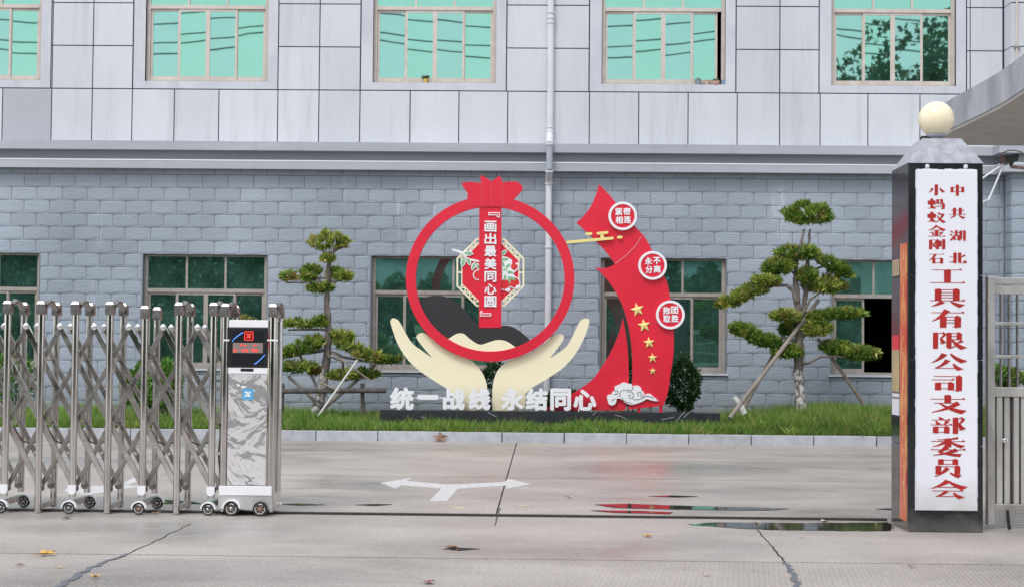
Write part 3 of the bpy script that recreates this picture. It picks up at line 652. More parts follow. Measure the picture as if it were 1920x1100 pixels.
# bay at the right
YB = Wf-.41; XB1 = S(1897,400,YB)[0]
for za, zb, ph in rows:
    x = XB1+.006+ (px_*.5 if ph else 0)
    if ph: cells.append((XB1+.006, XB1+.006+px_*.5, za, zb, 1))
    while x < XB1+1.6: cells.append((x, x+px_, za, zb, 1)); x += px_
    cells.append((YB+.004, Wf-.03, za, zb, 2))
def score(c):
    x = (c[0]+c[1])/2; z = (c[2]+c[3])/2
    if c[4] == 0: p = unproject(x, Wf, z)
    elif c[4] == 1: p = unproject(x, YB, z)
    else: p = unproject(XB1, x, z); return .3 if p[1] < 515 else .1
    if not (-10 < p[0] < 1925 and p[1] < 790): return -1
    return rings_occ(*p)*(c[1]-c[0])*(c[3]-c[2])
order = sorted(range(len(cells)), key=lambda i: -score(cells[i])); top = set(order[:298])
rest = MB()
for i, (s0, s1, za, zb, kd) in enumerate(cells):
    w = s1-s0-gapb; h = zb-za-gapb; vi = random.randrange(8)
    if kd == 0: loc = (s0+gapb/2, Wf, za+gapb/2); mt = Matrix.Translation(loc) @ Matrix.Diagonal((w, 1, h, 1))
    elif kd == 1: loc = (s0+gapb/2, YB, za+gapb/2); mt = Matrix.Translation(loc) @ Matrix.Diagonal((w, 1, h, 1))
    else: loc = (XB1, s1-gapb/2, za+gapb/2); mt = Matrix.Translation(loc) @ Matrix.Rotation(-PI/2, 4, 'Z') @ Matrix.Diagonal((w, 1, h, 1))
    if i in top:
        o = bpy.data.objects.new('stone_block', bvar[vi]); col.objects.link(o); o.parent = bld; o.matrix_local = mt
    else:
        vs, fs = bvd[vi]; rest.add([mt @ v for v in vs], fs)
tag(rest.build('stone_block_field', M['block'], bld), kind='stuff')
# bay backing
b = MB(); b.box(XB1+.012, XR+1.5, YB+.012, Wf, -.1, ZMID); b.build('bay_lower_wall', M['mortar'], bld)
b = MB(); b.box(XB1+.012, XR+1.5, YB+.012, Wf, ZMID, ZTOP); b.build('bay_upper_wall', M['joint'], bld)
# cornice: profile swept along wall then round the bay
def prof_band(name, m, y_out, ztop, zbot, sl=0):
    b = MB(); pts = [(XL, Wf-y_out), (XB1-y_out, Wf-y_out), (XB1-y_out, YB-y_out), (XR+1.5, YB-y_out)]
    vs = []; inner = [(XL, Wf+.02), (XB1+.1, Wf+.02), (XB1+.1, YB+.05), (XR+1.5, YB+.05)]
    for (x, y), (xi, yi) in zip(pts, inner): vs += [(x,y,zbot),(x,y,ztop),(xi,yi,ztop),(xi,yi,zbot)]
    fs = []
    for i in range(3):
        a = i*4; c = a+4
        for k in range(4): fs.append((a+k, c+k, c+(k+1)%4, a+(k+1)%4))
    fs += [(0,1,2,3),(15,14,13,12)]
    b.add(vs, fs); return b.build(name, m, bld)
YO = .26
za_ = P(960, 269, Wf-YO).z; zb_ = P(960, 285.5, Wf-YO).z; zc_ = P(960,303.5,Wf-.2).z; zd_ = P(960,306,Wf-.2).z; ze_ = P(960,320.5,Wf-.2).z
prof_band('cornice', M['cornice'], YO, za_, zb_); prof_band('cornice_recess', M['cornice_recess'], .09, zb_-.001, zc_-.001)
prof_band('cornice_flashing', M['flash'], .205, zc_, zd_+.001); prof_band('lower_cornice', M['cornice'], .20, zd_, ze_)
# panels
def panel(xa, xb, za, zb, m='panel', y=None, side=False):
    g_ = .008; b = MB()
    y = Wf if y is None else y
    if side: b.box(XB1-.012, XB1+.012, xa+g_, xb-g_, za+g_, zb-g_)
    else: b.box(xa+g_, xb-g_, y-.022, y+.001, za+g_, zb-g_, .004)
    return b.build('wall_panel', M[m], bld)
def XZ(px, py=215): return S(px, py, Wf)[0]
PZ0 = za_+.004; PZ1 = P(960,172,Wf).z; PZ2 = P(960,91,Wf).z-.0; PZ3 = P(960,10.5,Wf).z; PZ4 = PZ3+(PZ3-PZ2); PZ5 = PZ4+(PZ3-PZ2)
jx = [-172,-88,5,97,173,248,327,410.5,521,598,675,769,860.5,952,1029,1105,1197.5,1290,1382,1461.5,1537.5,1627,1724.5,1805]
jw = [XZ(v) for v in jx]+[XB1-.03]
for i in range(len(jw)-1): panel(jw[i], jw[i+1], PZ0, PZ1, 'panel_dark' if i == 2 else 'panel')
sur = []
for k, (a, c) in enumerate(upwin):
    sa, sb = a-.20, c+.17
    sur.append((sa, sb))
colsbt = [([97,173,248], 0), ([521,598,675], 1), ([952,1029,1105], 2), ([1382,1461.5,1537.5], 3)]
edges = [(sur[0][1], [XZ(97), XZ(173)], sur[1][0]), (sur[1][1], [XZ(598)], sur[2][0]), (sur[2][1], [XZ(1029)], sur[3][0]), (sur[3][1], [XZ(1461.5)], sur[4][0]), (sur[4][1], [sur[4][1]+.055], XB1-.03)]
for lo, mids, hi in edges:
    e = [lo]+mids+[hi]
    for i in range(len(e)-1):
        for z0, z1 in ((PZ1,PZ2),(PZ2,PZ3),(PZ3,PZ4),(PZ4,PZ5),(PZ5,PZ5+.68)): panel(e[i], e[i+1], z0, z1)
for (xa, xb) in ((XB1, XB1+.9), (XB1+.9, XB1+1.9)):
    for z0, z1 in ((PZ0,PZ1),(PZ1,PZ2),(PZ2,PZ3),(PZ3,PZ4),(PZ4,PZ5)): panel(xa, xb, z0, z1, y=YB)
for z0, z1 in ((PZ0,PZ1),(PZ1,PZ2),(PZ2,PZ3),(PZ3,PZ4),(PZ4,PZ5)): panel(YB, Wf-.02, z0, z1, side=True)
# window surrounds (render border)
for k, (a, c) in enumerate(upwin):
    sa, sb = sur[k]; b = MB(); y0 = Wf-.012
    sa += .012; sb -= .012
    b.box(sa, a, y0, Wf+.13, PZ1+.012, ZUT+.15); b.box(c, sb, y0, Wf+.13, PZ1+.012, ZUT+.15); b.box(a, c, y0+.0, Wf+.13, PZ1+.012, ZUB); b.box(a, c, y0, Wf+.13, ZUT, ZUT+.15)
    b.build('window_surround', M['surround'], bld)
    panel(sa, (sa+sb)/2, ZUT+.15, PZ5+.68); panel((sa+sb)/2, sb, ZUT+.15, PZ5+.68)
# windows
def window(xa, xb, zb, zt, ztr, ntop, fm, gms, yw, openp=(), sashes=True, fr=(.06,.05), ajar=0):
    b = MB(); t = fr[0]; d = .05
    b.box(xa, xa+t, yw-.005, yw+d, zb, zt); b.box(xb-t, xb, yw-.005, yw+d, zb, zt)
    b.box(xa+t, xb-t, yw-.006, yw+d, zb, zb+t*.6); b.box(xa+t, xb-t, yw-.006, yw+d, zt-t*.5, zt)
    b.box(xa+t, xb-t, yw-.010, yw+d, ztr-.03, ztr+.03)
    tw = (xb-xa-2*t)/ntop
    for i in range(1, ntop): b.box(xa+t+tw*i-.017, xa+t+tw*i+.017, yw-.004, yw+d, ztr+.03, zt-t*.5)
    w = b.build('window', fm, bld)
    for i in range(ntop):
        p = MB(); x0, x1 = xa+t+tw*i, xa+t+tw*(i+1); z0, z1 = ztr+.03, zt-t*.5; cx, cz = (x0+x1)/2, (z0+z1)/2
        p.box(-(x1-x0)/2, (x1-x0)/2, 0, .006, -(z1-z0)/2, (z1-z0)/2); o = p.build('pane', gms[(i*2+1)%len(gms)], w)
        o.location = (cx, yw+.02, cz); o.rotation_euler = (random.uniform(-.002,.002), 0, random.uniform(-.003,.003))
    # four sliding sashes
    z0, z1 = zb+t*.6+.002, ztr-.032; inner0, inner1 = xa+t+.002, xb-t-.002; sw = (inner1-inner0)/4
    for i in range(4):
        s0 = inner0+sw*i; s1 = s0+sw; yy = yw+(.004 if i in (1,2) else .026)
        if i in openp: continue
        p = MB(); st = .036
        a_, c_ = s0-(.012 if i in (1,3) else 0), s1+(.012 if i in (0,2) else 0)
        a_ = max(a_, inner0); c_ = min(c_, inner1)-(ajar if i == 3 else 0)
        p.box(a_, a_+st, yy, yy+.02, z0, z1); p.box(c_-st, c_, yy, yy+.02, z0, z1); p.box(a_+st, c_-st, yy+.001, yy+.019, z0, z0+.055); p.box(a_+st, c_-st, yy+.001, yy+.019, z1-.04, z1)
        p.build('sash', fm, w)
        q = MB(); hw = (c_-a_-2*st)/2; hh = (z1-z0-.095)/2; q.box(-hw, hw, 0, .005, -hh, hh)
        o = q.build('pane', gms[i%len(gms)], w); o.location = ((a_+c_)/2, yy+.008, z0+.055+hh)
        o.rotation_euler = (random.uniform(-.0012,.0012), 0, (-.016 if i % 2 == 0 else .013)+random.uniform(-.003,.003))
    return w
ztru = P(385,14,Wf+.08).z; ztrl = P(385,544.5,Wf+.10).z
for k, (a, c) in enumerate(upwin):
    window(a, c, ZUB, ZUT, ztru, 3, M['winframe'], [M['glass2'], M['glass'], M['glass2'], M['glass']], Wf+.07, ajar=.06 if k == 3 else 0)
for k, (a, c) in enumerate(lowwin):
    window(a, c, ZLB, ZLT, ztrl, 3, M['winframe_low'], [M['glass3'], M['glass3']], Wf+.10, openp=(1,) if k == 4 else ())
    b = MB(); b.box(a-.05, c+.03, Wf-.05, Wf+.09, ZLB-.035, ZLB-.002); b.build('window_sill', M['surround'], bld)
# interior reveals hide the backing edge colour: thin lining
for a, c in lowwin:
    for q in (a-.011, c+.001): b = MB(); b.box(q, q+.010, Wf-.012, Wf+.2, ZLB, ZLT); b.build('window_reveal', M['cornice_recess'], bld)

# ------------------------------------------------------------------ drainpipe
dp = empty('drainpipe', 'white plastic drainpipe running down the facade behind the round sign', 'drainpipe')
def pp(px, py, off): p = P(px, py, Wf-off); return (p.x, p.y, p.z)
R_ = .052
b = MB(); b.tube([pp(1033.5,-120,.09), pp(1032.5,120,.09), pp(1031.5,243,.09)], R_, 14); b.build('upper_pipe', M['pipe'], dp, True)
b = MB(); b.tube([pp(1031.5,243,.09), pp(1031,252,.11), pp(1030.5,262,.24), pp(1030.5,270,.33)], R_*1.08, 14); b.build('pipe_elbow', M['pipe'], dp, True)
b = MB(); b.tube([pp(1030.5,270,.33), pp(1030,318,.33)], R_, 14); b.build('middle_pipe', M['pipe_grey'], dp, True)
b = MB(); b.tube([pp(1030,318,.33), pp(1029.5,326,.28), pp(1029,336,.12), pp(1029,344,.09)], R_*1.08, 14); b.build('pipe_elbow', M['pipe'], dp, True)
b = MB(); b.tube([pp(1029,344,.09), pp(1028,560,.09), pp(1024,775,.09)], R_, 14); b.build('lower_pipe', M['pipe'], dp, True)
for px, py, off in ((1033,24,.09),(1033,34,.09),(1032.7,43,.09),(1031.5,239,.09),(1031.3,247,.095),(1030.4,271,.33),(1029.8,322,.31),(1029,345,.09),(1028.3,464,.09)):
    b = MB(); p = pp(px, py, off); b.tube([(p[0],p[1],p[2]-.012),(p[0],p[1],p[2]+.012)], R_*1.25, 14); b.build('collar', M['pipe'], dp, True)
cd = empty('conduit_pipe', 'thin cream conduit pipe on the far right upper wall', 'pipe')
b = MB(); p0, p1 = P(1908,-80,YB-.05), P(1906,130,YB-.05); b.tube([p0,p1], .018, 8); b.build('pipe', M['winframe'], cd, True)
b = MB(); p = P(1907.5,88,YB-.05); b.box(p.x-.05,p.x+.05,p.y-.025,p.y+.05,p.z-.015,p.z+.015); b.build('clip', M['steel'], cd)

# ------------------------------------------------------------------ pots on the sills
def pot(px, py, r, h, m, label, plant=None):
    e = empty('flower_pot', label, 'flower pot', 'small pots on the upper window sills'); yy = Wf+.025; p = P(px, py, yy)
    z = ZUB+.001; b = MB(); b.lathe([(r*.72,0),(r*.95,h*.55),(r,h*.9),(r*1.08,h),(r*.9,h),(r*.85,h*.8)], p.x, yy, 14, cz=z); b.build('pot', m, e, True)
    if plant:
        n = 40; base = np.tile([p.x, yy, z+h*.85], (n,1))+rng.normal(0,r*.3,(n,3))*[1,1,.2]
        d = rng.normal(0,.8,(n,3)); d[:,2] = np.abs(d[:,2])*.8+.5; d /= np.linalg.norm(d,axis=1,keepdims=True)
        V, Fc = blades(base, d, rng.uniform(.04,.11,n)*plant[1], rng.uniform(.012,.025,n)); color_mesh('plant', V, Fc, pal([plant[0]],[1],n,.4), M['leaf'], e)
pot(798,150,.036,.07,mat('yellow_pot_glaze',(.72,.55,.10),.3),'small yellow pot with a dried plant on the sill left of the drainpipe',((.10,.05,.03),.9))
pot(1309,152,.055,.085,mat('grey_pot_glaze',(.30,.33,.37),.5),'blue grey square-ish pot with sprout, first in the row of four pots',((.05,.10,.03),.5))
pot(1325,154,.055,.07,mat('cream_pot_glaze',(.66,.47,.38),.5),'cream clay bowl between the grey pot and the orange pot')
pot(1342,154,.068,.065,mat('orange_pot_glaze',(.60,.20,.13),.4,c2=(.75,.6,.5),nscale=60,contrast=.2),'orange speckled pot with small plant, third of the four pots',((.05,.09,.03),.6))
pot(1356.5,153,.04,.075,mat('blue_pot_glaze',(.28,.38,.50),.35),'light blue cup at the right end of the sill')

# ------------------------------------------------------------------ signs on the plinth
ZPL = P(960,768.5,YS).z
pl = empty('marble_plinth', 'long low black marble plinth under the red signs', 'plinth')
b = MB(); b.box(X_PL0, X_PL1, YS-.30, YS+.18, .1, ZPL, .004); b.build('base_block', M['marble'], pl)
for pts in ([(1152,777),(1165,780),(1176,786)],[(1240,786),(1255,783),(1264,781)],[(1268,788),(1280,775),(1284,771)],[(1282,782),(1288,776),(1296,770)],[(915,772),(925,778),(931,780)],[(1112,777),(1118,771)],[(790,781),(796,781)]):
    b = MB(); b.tube([P(x,y,YS-.3005) for x,y in pts], .0035, 4); b.build('vein', M['vein'], pl)
sg = empty('pomegranate_sign', 'large red ring sign shaped like a pomegranate held up by two cream hands', 'sign')
def flat(name, pts, m, yf, yb, parent, Y=YS, per=5, corner_all=False):
    if corner_all: pts = [(p[0], p[1], 1) for p in pts]
    b = MB(); b.prism(smoothpoly(pts, Y, per), yf, yb); return b.build(name, m, parent)
# ring
b = MB(); n = 96; yo0, yo1 = YS-.10, YS-.02; vs = []
for k in range(n):
    a = 2*PI*k/n
    for rx, ry, cy, yy in ((158,154.5,522.5,yo0),(139.7,135.2,523,yo0),(139.7,135.2,523,yo1),(158,154.5,522.5,yo1)):
        x, z = S(919+rx*math.cos(a), cy+ry*math.sin(a), YS-.10); vs.append((x, yy, z))
fs = []
for k in range(n):
    a = k*4; c = ((k+1)%n)*4
    for q in range(4): fs.append((a+q, a+(q+1)%4, c+(q+1)%4, c+q))
b.add(vs, fs); b.build('ring', M['red'], sg)
crown = [(865.4,345.4,1),(881,342.6),(902.2,344.9,1),(900.9,330.1,1),(911,334.5),(921.8,342,1),(929,336.5),(936.6,331,1),(940.5,337),(942.3,344.5,1),(954.6,342),(969.3,342.6),(977.5,347.8),(979.9,354.4),(976.7,361),(964.4,374,1),(964,386,1),(942,389,1),(919,388.3,1),(898,389,1),(876.5,386,1),(876.8,374),(877.3,364.2),(872.7,356.8)]
flat('crown', crown, M['red'], YS-.104, YS-.0202, sg)
for x in (903,921.5,942):
    b = MB(); b.tube([P(x,340,YS-.104), P(x,387,YS-.104)], .004, 5); b.build('crown_seam', mat('pale_red_seam',(.75,.10,.14),.4), sg)
flat('banner_post', [(899,386),(940.5,386),(940,614),(898.5,614)], M['red'], YS-.115+.03, YS-.03, sg, corner_all=True)
YBN = YS-.085
for ch, y0, y1 in (('画',414.5,435.5),('出',437.5,458.5),('最',461,481.5),('美',484.3,505.4),('同',508.5,529),('心',532,552),('圆',554.5,575.5)):
    char(ch, (908.5,y0,930.8,y1), YBN, .02, .0045, M['white'], sg)
def corner_mark(pts, inner, name='quotation_mark'):
    b = MB(); b.prism([S(x,y,YBN) for x,y in pts], YBN-.02, YBN); o = b.build(name, M['white'], sg)
    b = MB(); b.prism([S(x,y,YBN) for x,y in inner], YBN-.0215, YBN-.019); b.build('inset', M['red'], o)
corner_mark([(916,398.6),(937.2,398.6),(937.2,408),(931.7,408),(931.7,404.2),(916,404.2)], [(917.8,400.2),(935.6,400.2),(935.6,406.5),(933.2,406.5),(933.2,402.6),(917.8,402.6)])
corner_mark([(900,582.6),(904.8,582.6),(904.8,586.6),(921,586.6),(921,592.5),(900,592.5)], [(901.5,584.2),(903.3,584.2),(903.3,588.2),(919.5,588.2),(919.5,590.8),(901.5,590.8)])
# octagon lattice
def octo(ap, hs): # px half apothem x, half side
    cx, cy = 919.6, 510.8
    return [(cx-hs,cy-ap),(cx+hs,cy-ap),(cx+ap,cy-hs),(cx+ap,cy+hs),(cx+hs,cy+ap),(cx-hs,cy+ap),(cx-ap,cy+hs),(cx-ap,cy-hs)]
YO_ = YS-.045
oct_o, oct_m, oct_i = octo(63.4,26.2), octo(60.4,25), octo(52.8,21.9)
b = MB()
def frame_oct(b, A, B, y0, y1):
    vs = []; 
    for p, q in zip(A, B):
        x, z = S(p[0],p[1],YS); x2, z2 = S(q[0],q[1],YS); vs += [(x,y0,z),(x2,y0,z2),(x2,y1,z2),(x,y1,z)]
    fs = []
    for k in range(8):
        a = k*4; c = ((k+1)%8)*4
        for q in range(4): fs.append((a+q, a+(q+1)%4, c+(q+1)%4, c+q))
    b.add(vs, fs)
frame_oct(b, oct_o, oct_m, YO_, YO_+.03); frame_oct(b, octo(54.4,22.5), octo(52.4,21.7), YO_+.001, YO_+.029)
def pbar(b, p, q, w=.010, y0=YO_+.002, y1=YO_+.028):
    x0, z0 = S(*p,YS); x1, z1 = S(*q,YS); d = Vector((x1-x0,z1-z0)).normalized()*w; nx_, nz_ = -d.y, d.x
    b.prism([(x0+nx_,z0+nz_),(x1+nx_,z1+nz_),(x1-nx_,z1-nz_),(x0-nx_,z0-nz_)], y0, y1)
for k in range(8):
    o1, o2, i1, i2 = oct_m[k], oct_m[(k+1)%8], oct_i[k], oct_i[(k+1)%8]
    lerp = lambda a, c, t: (a[0]+(c[0]-a[0])*t, a[1]+(c[1]-a[1])*t)
    if k in (1,3,5,7):
        for t0, t1 in ((.12,.0),(.12,.28),(.40,.28),(.40,.52),(.64,.52),(.64,.8),(.88,.8),(.88,1)): pbar(b, lerp(o1,o2,t0), lerp(i1,i2,t1))
    else:
        for t in (.5,): pbar(b, lerp(o1,o2,t), lerp(i1,i2,t))
b.build('lattice_frame', M['cream'], sg)
b = MB(); b.prism([S(x,y,YS) for x,y in octo(52.5,21.8)], YO_+.006, YO_+.024); b.build('octagon_panel', M['red'], sg)
# painted pomegranate branch: white cut-out with leaves and fruit
yw = YO_-.010
br = flat('branch_cutout', [(848,466.6,1),(861,470),(872,475.5),(876,484),(888,486.5),(899,489,1),(899,492,1),(888,490.5),(876,487),(869,479),(859,473.5),(848,470.5,1)], M['white'], yw, YO_+.004, sg)
flat('branch_cutout', [(941,480,1),(952,484),(960,488),(961,496),(971,493),(973,502),(968,509),(961,512),(967,519),(974,527),(974,533),(966,541),(957,538),(952,543),(941,544,1)], M['white'], YO_-.0095, YO_+.004, sg)
def leafp(cx, cy, L, ang, w=.34):
    c, s = math.cos(math.radians(ang)), math.sin(math.radians(ang))
    def pts(L, W): return [(cx+x*c-y*s, cy+x*s+y*c)+((1,) if abs(y) < 1e-6 else ()) for x, y in ((-L/2,0),(-L*.2,-W/2),(L*.2,-W/2*.9),(L/2,0),(L*.2,W/2*.9),(-L*.2,W/2))]
    flat('leaf_cutout', pts(L+3.2, L*w+3), M['white'], yw-.002-random.uniform(0,.001), YO_+.002, sg, per=3)
    flat('leaf', pts(L, L*w), M['green_leafprint'], yw-.0045-random.uniform(0,.001), yw-.001, sg, per=3)
for a in ((878.5,475.5,17,5),(868.6,492.4,17,105),(879.3,490.7,14,70),(888,499.7,14,110),(896.5,500,11,80),(944.7,474.4,13,-40),(947.2,486.6,14,-10),(952.5,499,13,-45),(943.5,496,12,60),(947.5,506,10,0),(956.5,511,14,5),(947,520.5,13,95),(955,524.5,15,75),(961.5,522.5,14,30)): leafp(*a)
def fruit(cx, cy, r):
    for rr_, m_, y_ in ((r+1.8,M['white'],yw-.001),(r,M['fruit'],yw-.0035)):
        b = MB(); n = 24; pts = [S(cx+rr_*math.cos(2*PI*k/n), cy+rr_*math.sin(2*PI*k/n), YS) for k in range(n)]; b.prism(pts, y_, YO_+.003); b.build('fruit' if m_ is M['fruit'] else 'fruit_cutout', m_, sg)
fruit(946.4,533.3,9.3); fruit(964.5,530,9.3); fruit(897,516,8.2)
for cx, cy in ((971.5,538.5),(953,544)):
    flat('calyx', [(cx-4,cy-3,1),(cx+3,cy-4,1),(cx+5,cy+2,1),(cx+1.5,cy+1,1),(cx,cy+5,1),(cx-2,cy+1.5,1),(cx-5,cy+3,1)], M['white'], yw-.005, YO_+.003, sg)
flat('flower', [(960,496),(966,495),(971,499),(969,504),(965,507),(960,505),(958,500)], M['fruit'], yw-.005, YO_+.003, sg)
# hills
flat('black_hill', [(781,566,1),(803,556),(826.7,554.3),(846.7,561),(866.7,576),(886.7,599.3),(903,611),(920,614.3),(940,610),(956.7,611),(973,619),(993,636),(1000,645,1),(950,660,1),(880,662,1),(820,640,1),(790,605,1)], M['black'], YS-.075, YS-.032, sg)
flat('cream_hill', [(836,636,1),(841.7,634.3),(856.7,625.3),(870,625.3),(883,636),(900,645.3),(916.7,641),(933,636.7),(950,639.3),(968,651,1),(960,664,1),(918,668,1),(870,662,1)], M['cream'], YS-.085, YS-.033, sg)
lh = [(732.7,606),(732.7,600),(736.7,596),(743,597.7),(750,604.3),(770,639.3),(790,656),(811.7,671,1),(795,652),(781.7,634),(783,627),(791.7,623.3),(801.7,627.7),(826.7,649.3),(850,662),(870,669),(886.7,677.7),(903,696),(911.7,716),(914,736,1),(914,768.5,1),(853,768.5,1),(852,745),(843,732),(826.7,721),(793.3,699.3),(766.7,676),(746.7,646),(736.7,619)]
rh = [(1105,603),(1101.7,596.7),(1093,597.7),(1085,606),(1066.7,642.7),(1052,657),(1031,671,1),(1045,653),(1056.7,635),(1055,627),(1045,625.3),(1033,632.7),(1013,649.3),(990,663),(970,669.5),(950,677.7),(933,694),(925,716),(923,738,1),(923,768.5,1),(984.8,768.5,1),(984.8,738,1),(997.6,726.3),(1023,711),(1056.7,688),(1080,661),(1096.7,629.3)]
flat('hand', lh, M['cream'], YS-.018, YS+.03, sg); flat('hand', rh, M['cream'], YS-.018, YS+.03, sg)
# slogan
sl = empty('slogan_lettering', 'row of white raised slogan letters standing on the black plinth', 'lettering')
YL = YS-.16
for ch, x0, y0, x1, y1 in (('统',731.7,725,776.3,768),('一',783,739,822.5,748.5),('战',831,727,872,768),('线',879,726,919.5,768),('永',940,726.5,982,768.5),('结',985.5,727,1027,769),('同',1032,727,1070.5,769),('心',1075,729,1118,769)):
    char(ch, (x0,y0,x1,y1), YL, .05, .0155, M['white'], sl, 'letter')
b = MB(); b.tube([P(772,745.5,YL+.01), P(836,745.5,YL+.01)], .010, 6); b.build('linking_rod', M['white'], sl)
for x in (742,765,850,865,890,910,950,975,995,1020,1038,1064,1085,1108):
    b = MB(); p = P(x,768,YL-.02); b.box(p.x-.008,p.x+.008,p.y-.004,p.y+.004,ZPL,p.z+.03); b.build('foot', M['white'], sl)
# ribbon
rb = empty('ribbon_sign', 'tall curving red ribbon sign with three round badges and gold stars', 'sign')
main = [(1115,500.3,1),(1124,503.5),(1133,503.8),(1145,500),(1153,495.5,1),(1176,478),(1192,461),(1206.7,443,1),(1220,466),(1240,509),(1250,529.3),(1256.7,562.7),(1261.7,599.3),(1262.7,632.7),(1261.7,666),(1256.7,699.3),(1251.7,734),(1243,759.5,1),(1177,766.5,1),(1182,750,1),(1185,732),(1185,679.3),(1183,642.7),(1176.7,606),(1166.7,572.7),(1153,546),(1136.7,522.7)]
flat('ribbon_body', main, M['red'], YS-.07, YS-.01, rb)
flat('ribbon_tip', [(1123,346.7,1),(1143,367,1),(1172,404),(1192,427),(1206.7,443.4,1),(1192,461.5),(1176,478.5),(1153.3,496,1),(1133,469.3),(1106.7,442.7),(1080.7,418.3,1),(1093,407),(1106.7,389.3),(1116,369)], M['red'], YS-.062, YS-.012, rb)
b = MB(); b.tube([P(1203,443.5,YS-.071),P(1192,460.5,YS-.071),P(1176,477.5,YS-.071),P(1154,494.5,YS-.071)], .0055, 5); b.build('ribbon_seam', mat('pink_seam',(.80,.30,.36),.4), rb)
flat('ribbon_tail', [(1167.7,596,1),(1173,626),(1177,659.3),(1178.5,699.3),(1178,735),(1171.7,768,1),(1026,768,1),(1026,763,1),(1050,750),(1073,737),(1106.7,714),(1126.7,689.3),(1146.7,656),(1161.7,619.3)], M['red'], YS-.05, YS+.0, rb)
for x in (1198,1239):
    b = MB(); p = P(x,762,YS-.04); b.box(p.x-.022,p.x+.022,YS-.05,YS-.03,ZPL-.001,p.z+.02); b.build('support_foot', M['red'], rb)
def disc(cx, cy, r, y0, y1, Y, n=40):
    x, z = S(cx, cy, Y); R = r*Y/F; b = MB(); b.prism([(x+R*math.cos(2*PI*k/n), z+R*math.sin(2*PI*k/n)) for k in range(n)], y0, y1); return b
YBd = YS-.12
for cx, cy, t in ((1167.7,405.3,'紧密相连'),(1223.7,498,'永不分离'),(1257,589.7,'抱团取胜')):
    o = disc(cx, cy, 27, YBd, YS-.071, YBd).build('badge', M['white'], rb)
    disc(cx, cy, 22, YBd-.003, YBd, YBd).build('badge_face', M['red'], o)
    # raised rim
    x, z = S(cx,cy,YBd); k_ = YBd/F; bb = MB(); n = 40; vs = []
    for k in range(n):
        a = 2*PI*k/n
        for r_, yy in ((27,YBd),(26.6,YBd-.012),(22.4,YBd-.012),(22,YBd-.001)): vs.append((x+r_*k_*math.cos(a), yy, z+r_*k_*math.sin(a)))
    fs = [((k*4+q), (k*4+q+1), ((k+1)%n)*4+q+1, ((k+1)%n)*4+q) for k in range(n) for q in range(3)]
    bb.add(vs, fs); bb.build('rim', M['white'], o)
    for i, ch in enumerate(t):
        qx = cx+(-14.3 if i % 2 == 0 else 1); qy = cy+(-15.0 if i < 2 else .8)-(.8 if i%2 else 0)
        if i >= 2: qx += .8
        char(ch, (qx,qy,qx+13.6,qy+13.8), YBd-.003, .008, .004, M['white'], o)
def star(cx, cy, r, rot):
    b = MB(); x, z = S(cx,cy,YS-.08); R = r*(YS-.08)/F; pts = []
    for k in range(10):
        a = PI/2+rot+k*PI/5; q = R if k % 2 == 0 else R*.42; pts.append((x+q*math.cos(a), z+q*math.sin(a)))
    n = 10; b.add([(p[0],YS-.085,p[1]) for p in pts]+[(x,YS-.105,z)]+[(p[0],YS-.07,p[1]) for p in pts], [(i,(i+1)%n,n) for i in range(n)]+[(i,i+11,(i+1)%n+11,(i+1)%n) for i in range(n)])
    b.build('star', M['gold'], rb)
for a in ((1195,580,13.5,.25),(1207.5,609.5,12.8,.15),(1217,642,11.3,.1),(1223.5,670.5,9.4,.05),(1224,695,7,0)): star(*a)
def pill(x0, y0, x1, y1, r, y_=0):
    Y = YS-.12; b = MB(); (xa,za),(xb,zb) = S(x0,y0,Y), S(x1,y1,Y); R = r*Y/F; d = Vector((xb-xa,zb-za)); a0 = math.atan2(d.y,d.x)
    pts = [(xb+R*math.cos(a0-PI/2+PI*k/8), zb+R*math.sin(a0-PI/2+PI*k/8)) for k in range(9)]+[(xa+R*math.cos(a0+PI/2+PI*k/8), za+R*math.sin(a0+PI/2+PI*k/8)) for k in range(9)]
    b.prism(pts, Y+y_, Y+.03+y_); b.build('cloud_bar', M['gold'], rb)
pill(1064,454.2,1148,446.8,2.6); pill(1100,438.6,1108,438.4,2.6); pill(1121,437.8,1138,436.2,2.6); pill(1128,438,1130,448,3.2,.004); pill(1159.5,445.2,1164.5,444.8,2.6)
cl_ = [(1138.5,748),(1137.6,742),(1141,738.5),(1146,738),(1147.5,734),(1152,730.5),(1152,724),(1158,721),(1162,719),(1167,716),(1173,716.3),(1178,718.5),(1183,718.5),(1186,723),(1189,722),(1196,721.8),(1201,726),(1202.5,731),(1206.5,734),(1208,739.5,1),(1213,737),(1219,737.5),(1225,743),(1232,747.5,1),(1228,748.5),(1234.7,749.5,1),(1230,751),(1221,749.5),(1212,747),(1205,751),(1195,755),(1183,757.5),(1173,754.5),(1167,749),(1161,746),(1156,746.5),(1155,752),(1152,757),(1146,758.8),(1141,756)]
flat('white_cloud', cl_, M['white'], YS-.10, YS-.069, rb, per=3)
def swirl(pts, parent=rb):
    b = MB(); b.tube([P(x,y,YS-.1005) for x,y in pts], .0045, 4); b.build('cloud_line', M['black'], parent)
swirl([(1177.5,728),(1179,731),(1183,731.5),(1186.5,728),(1186.8,723)]); swirl([(1151,738.5),(1156,738.5),(1159,735),(1157,731.5),(1154,731.5),(1153,734.5)])
swirl([(1164,743.5),(1161,740.5),(1162,737),(1165,732),(1170,730),(1175,731),(1178,734),(1183,733.5),(1187.5,737),(1188,742),(1185,745.5),(1181,745.5),(1179,742.5),(1180.5,739.5),(1183,740)])
swirl([(1197.5,741),(1195.3,738),(1197,734.5),(1201,734),(1203,737),(1201,741),(1204,743),(1208,740)]); swirl([(1186.5,746),(1190,748.5),(1198,748.5),(1206,744.5),(1211,741.5),(1219,742.5),(1226,746)])
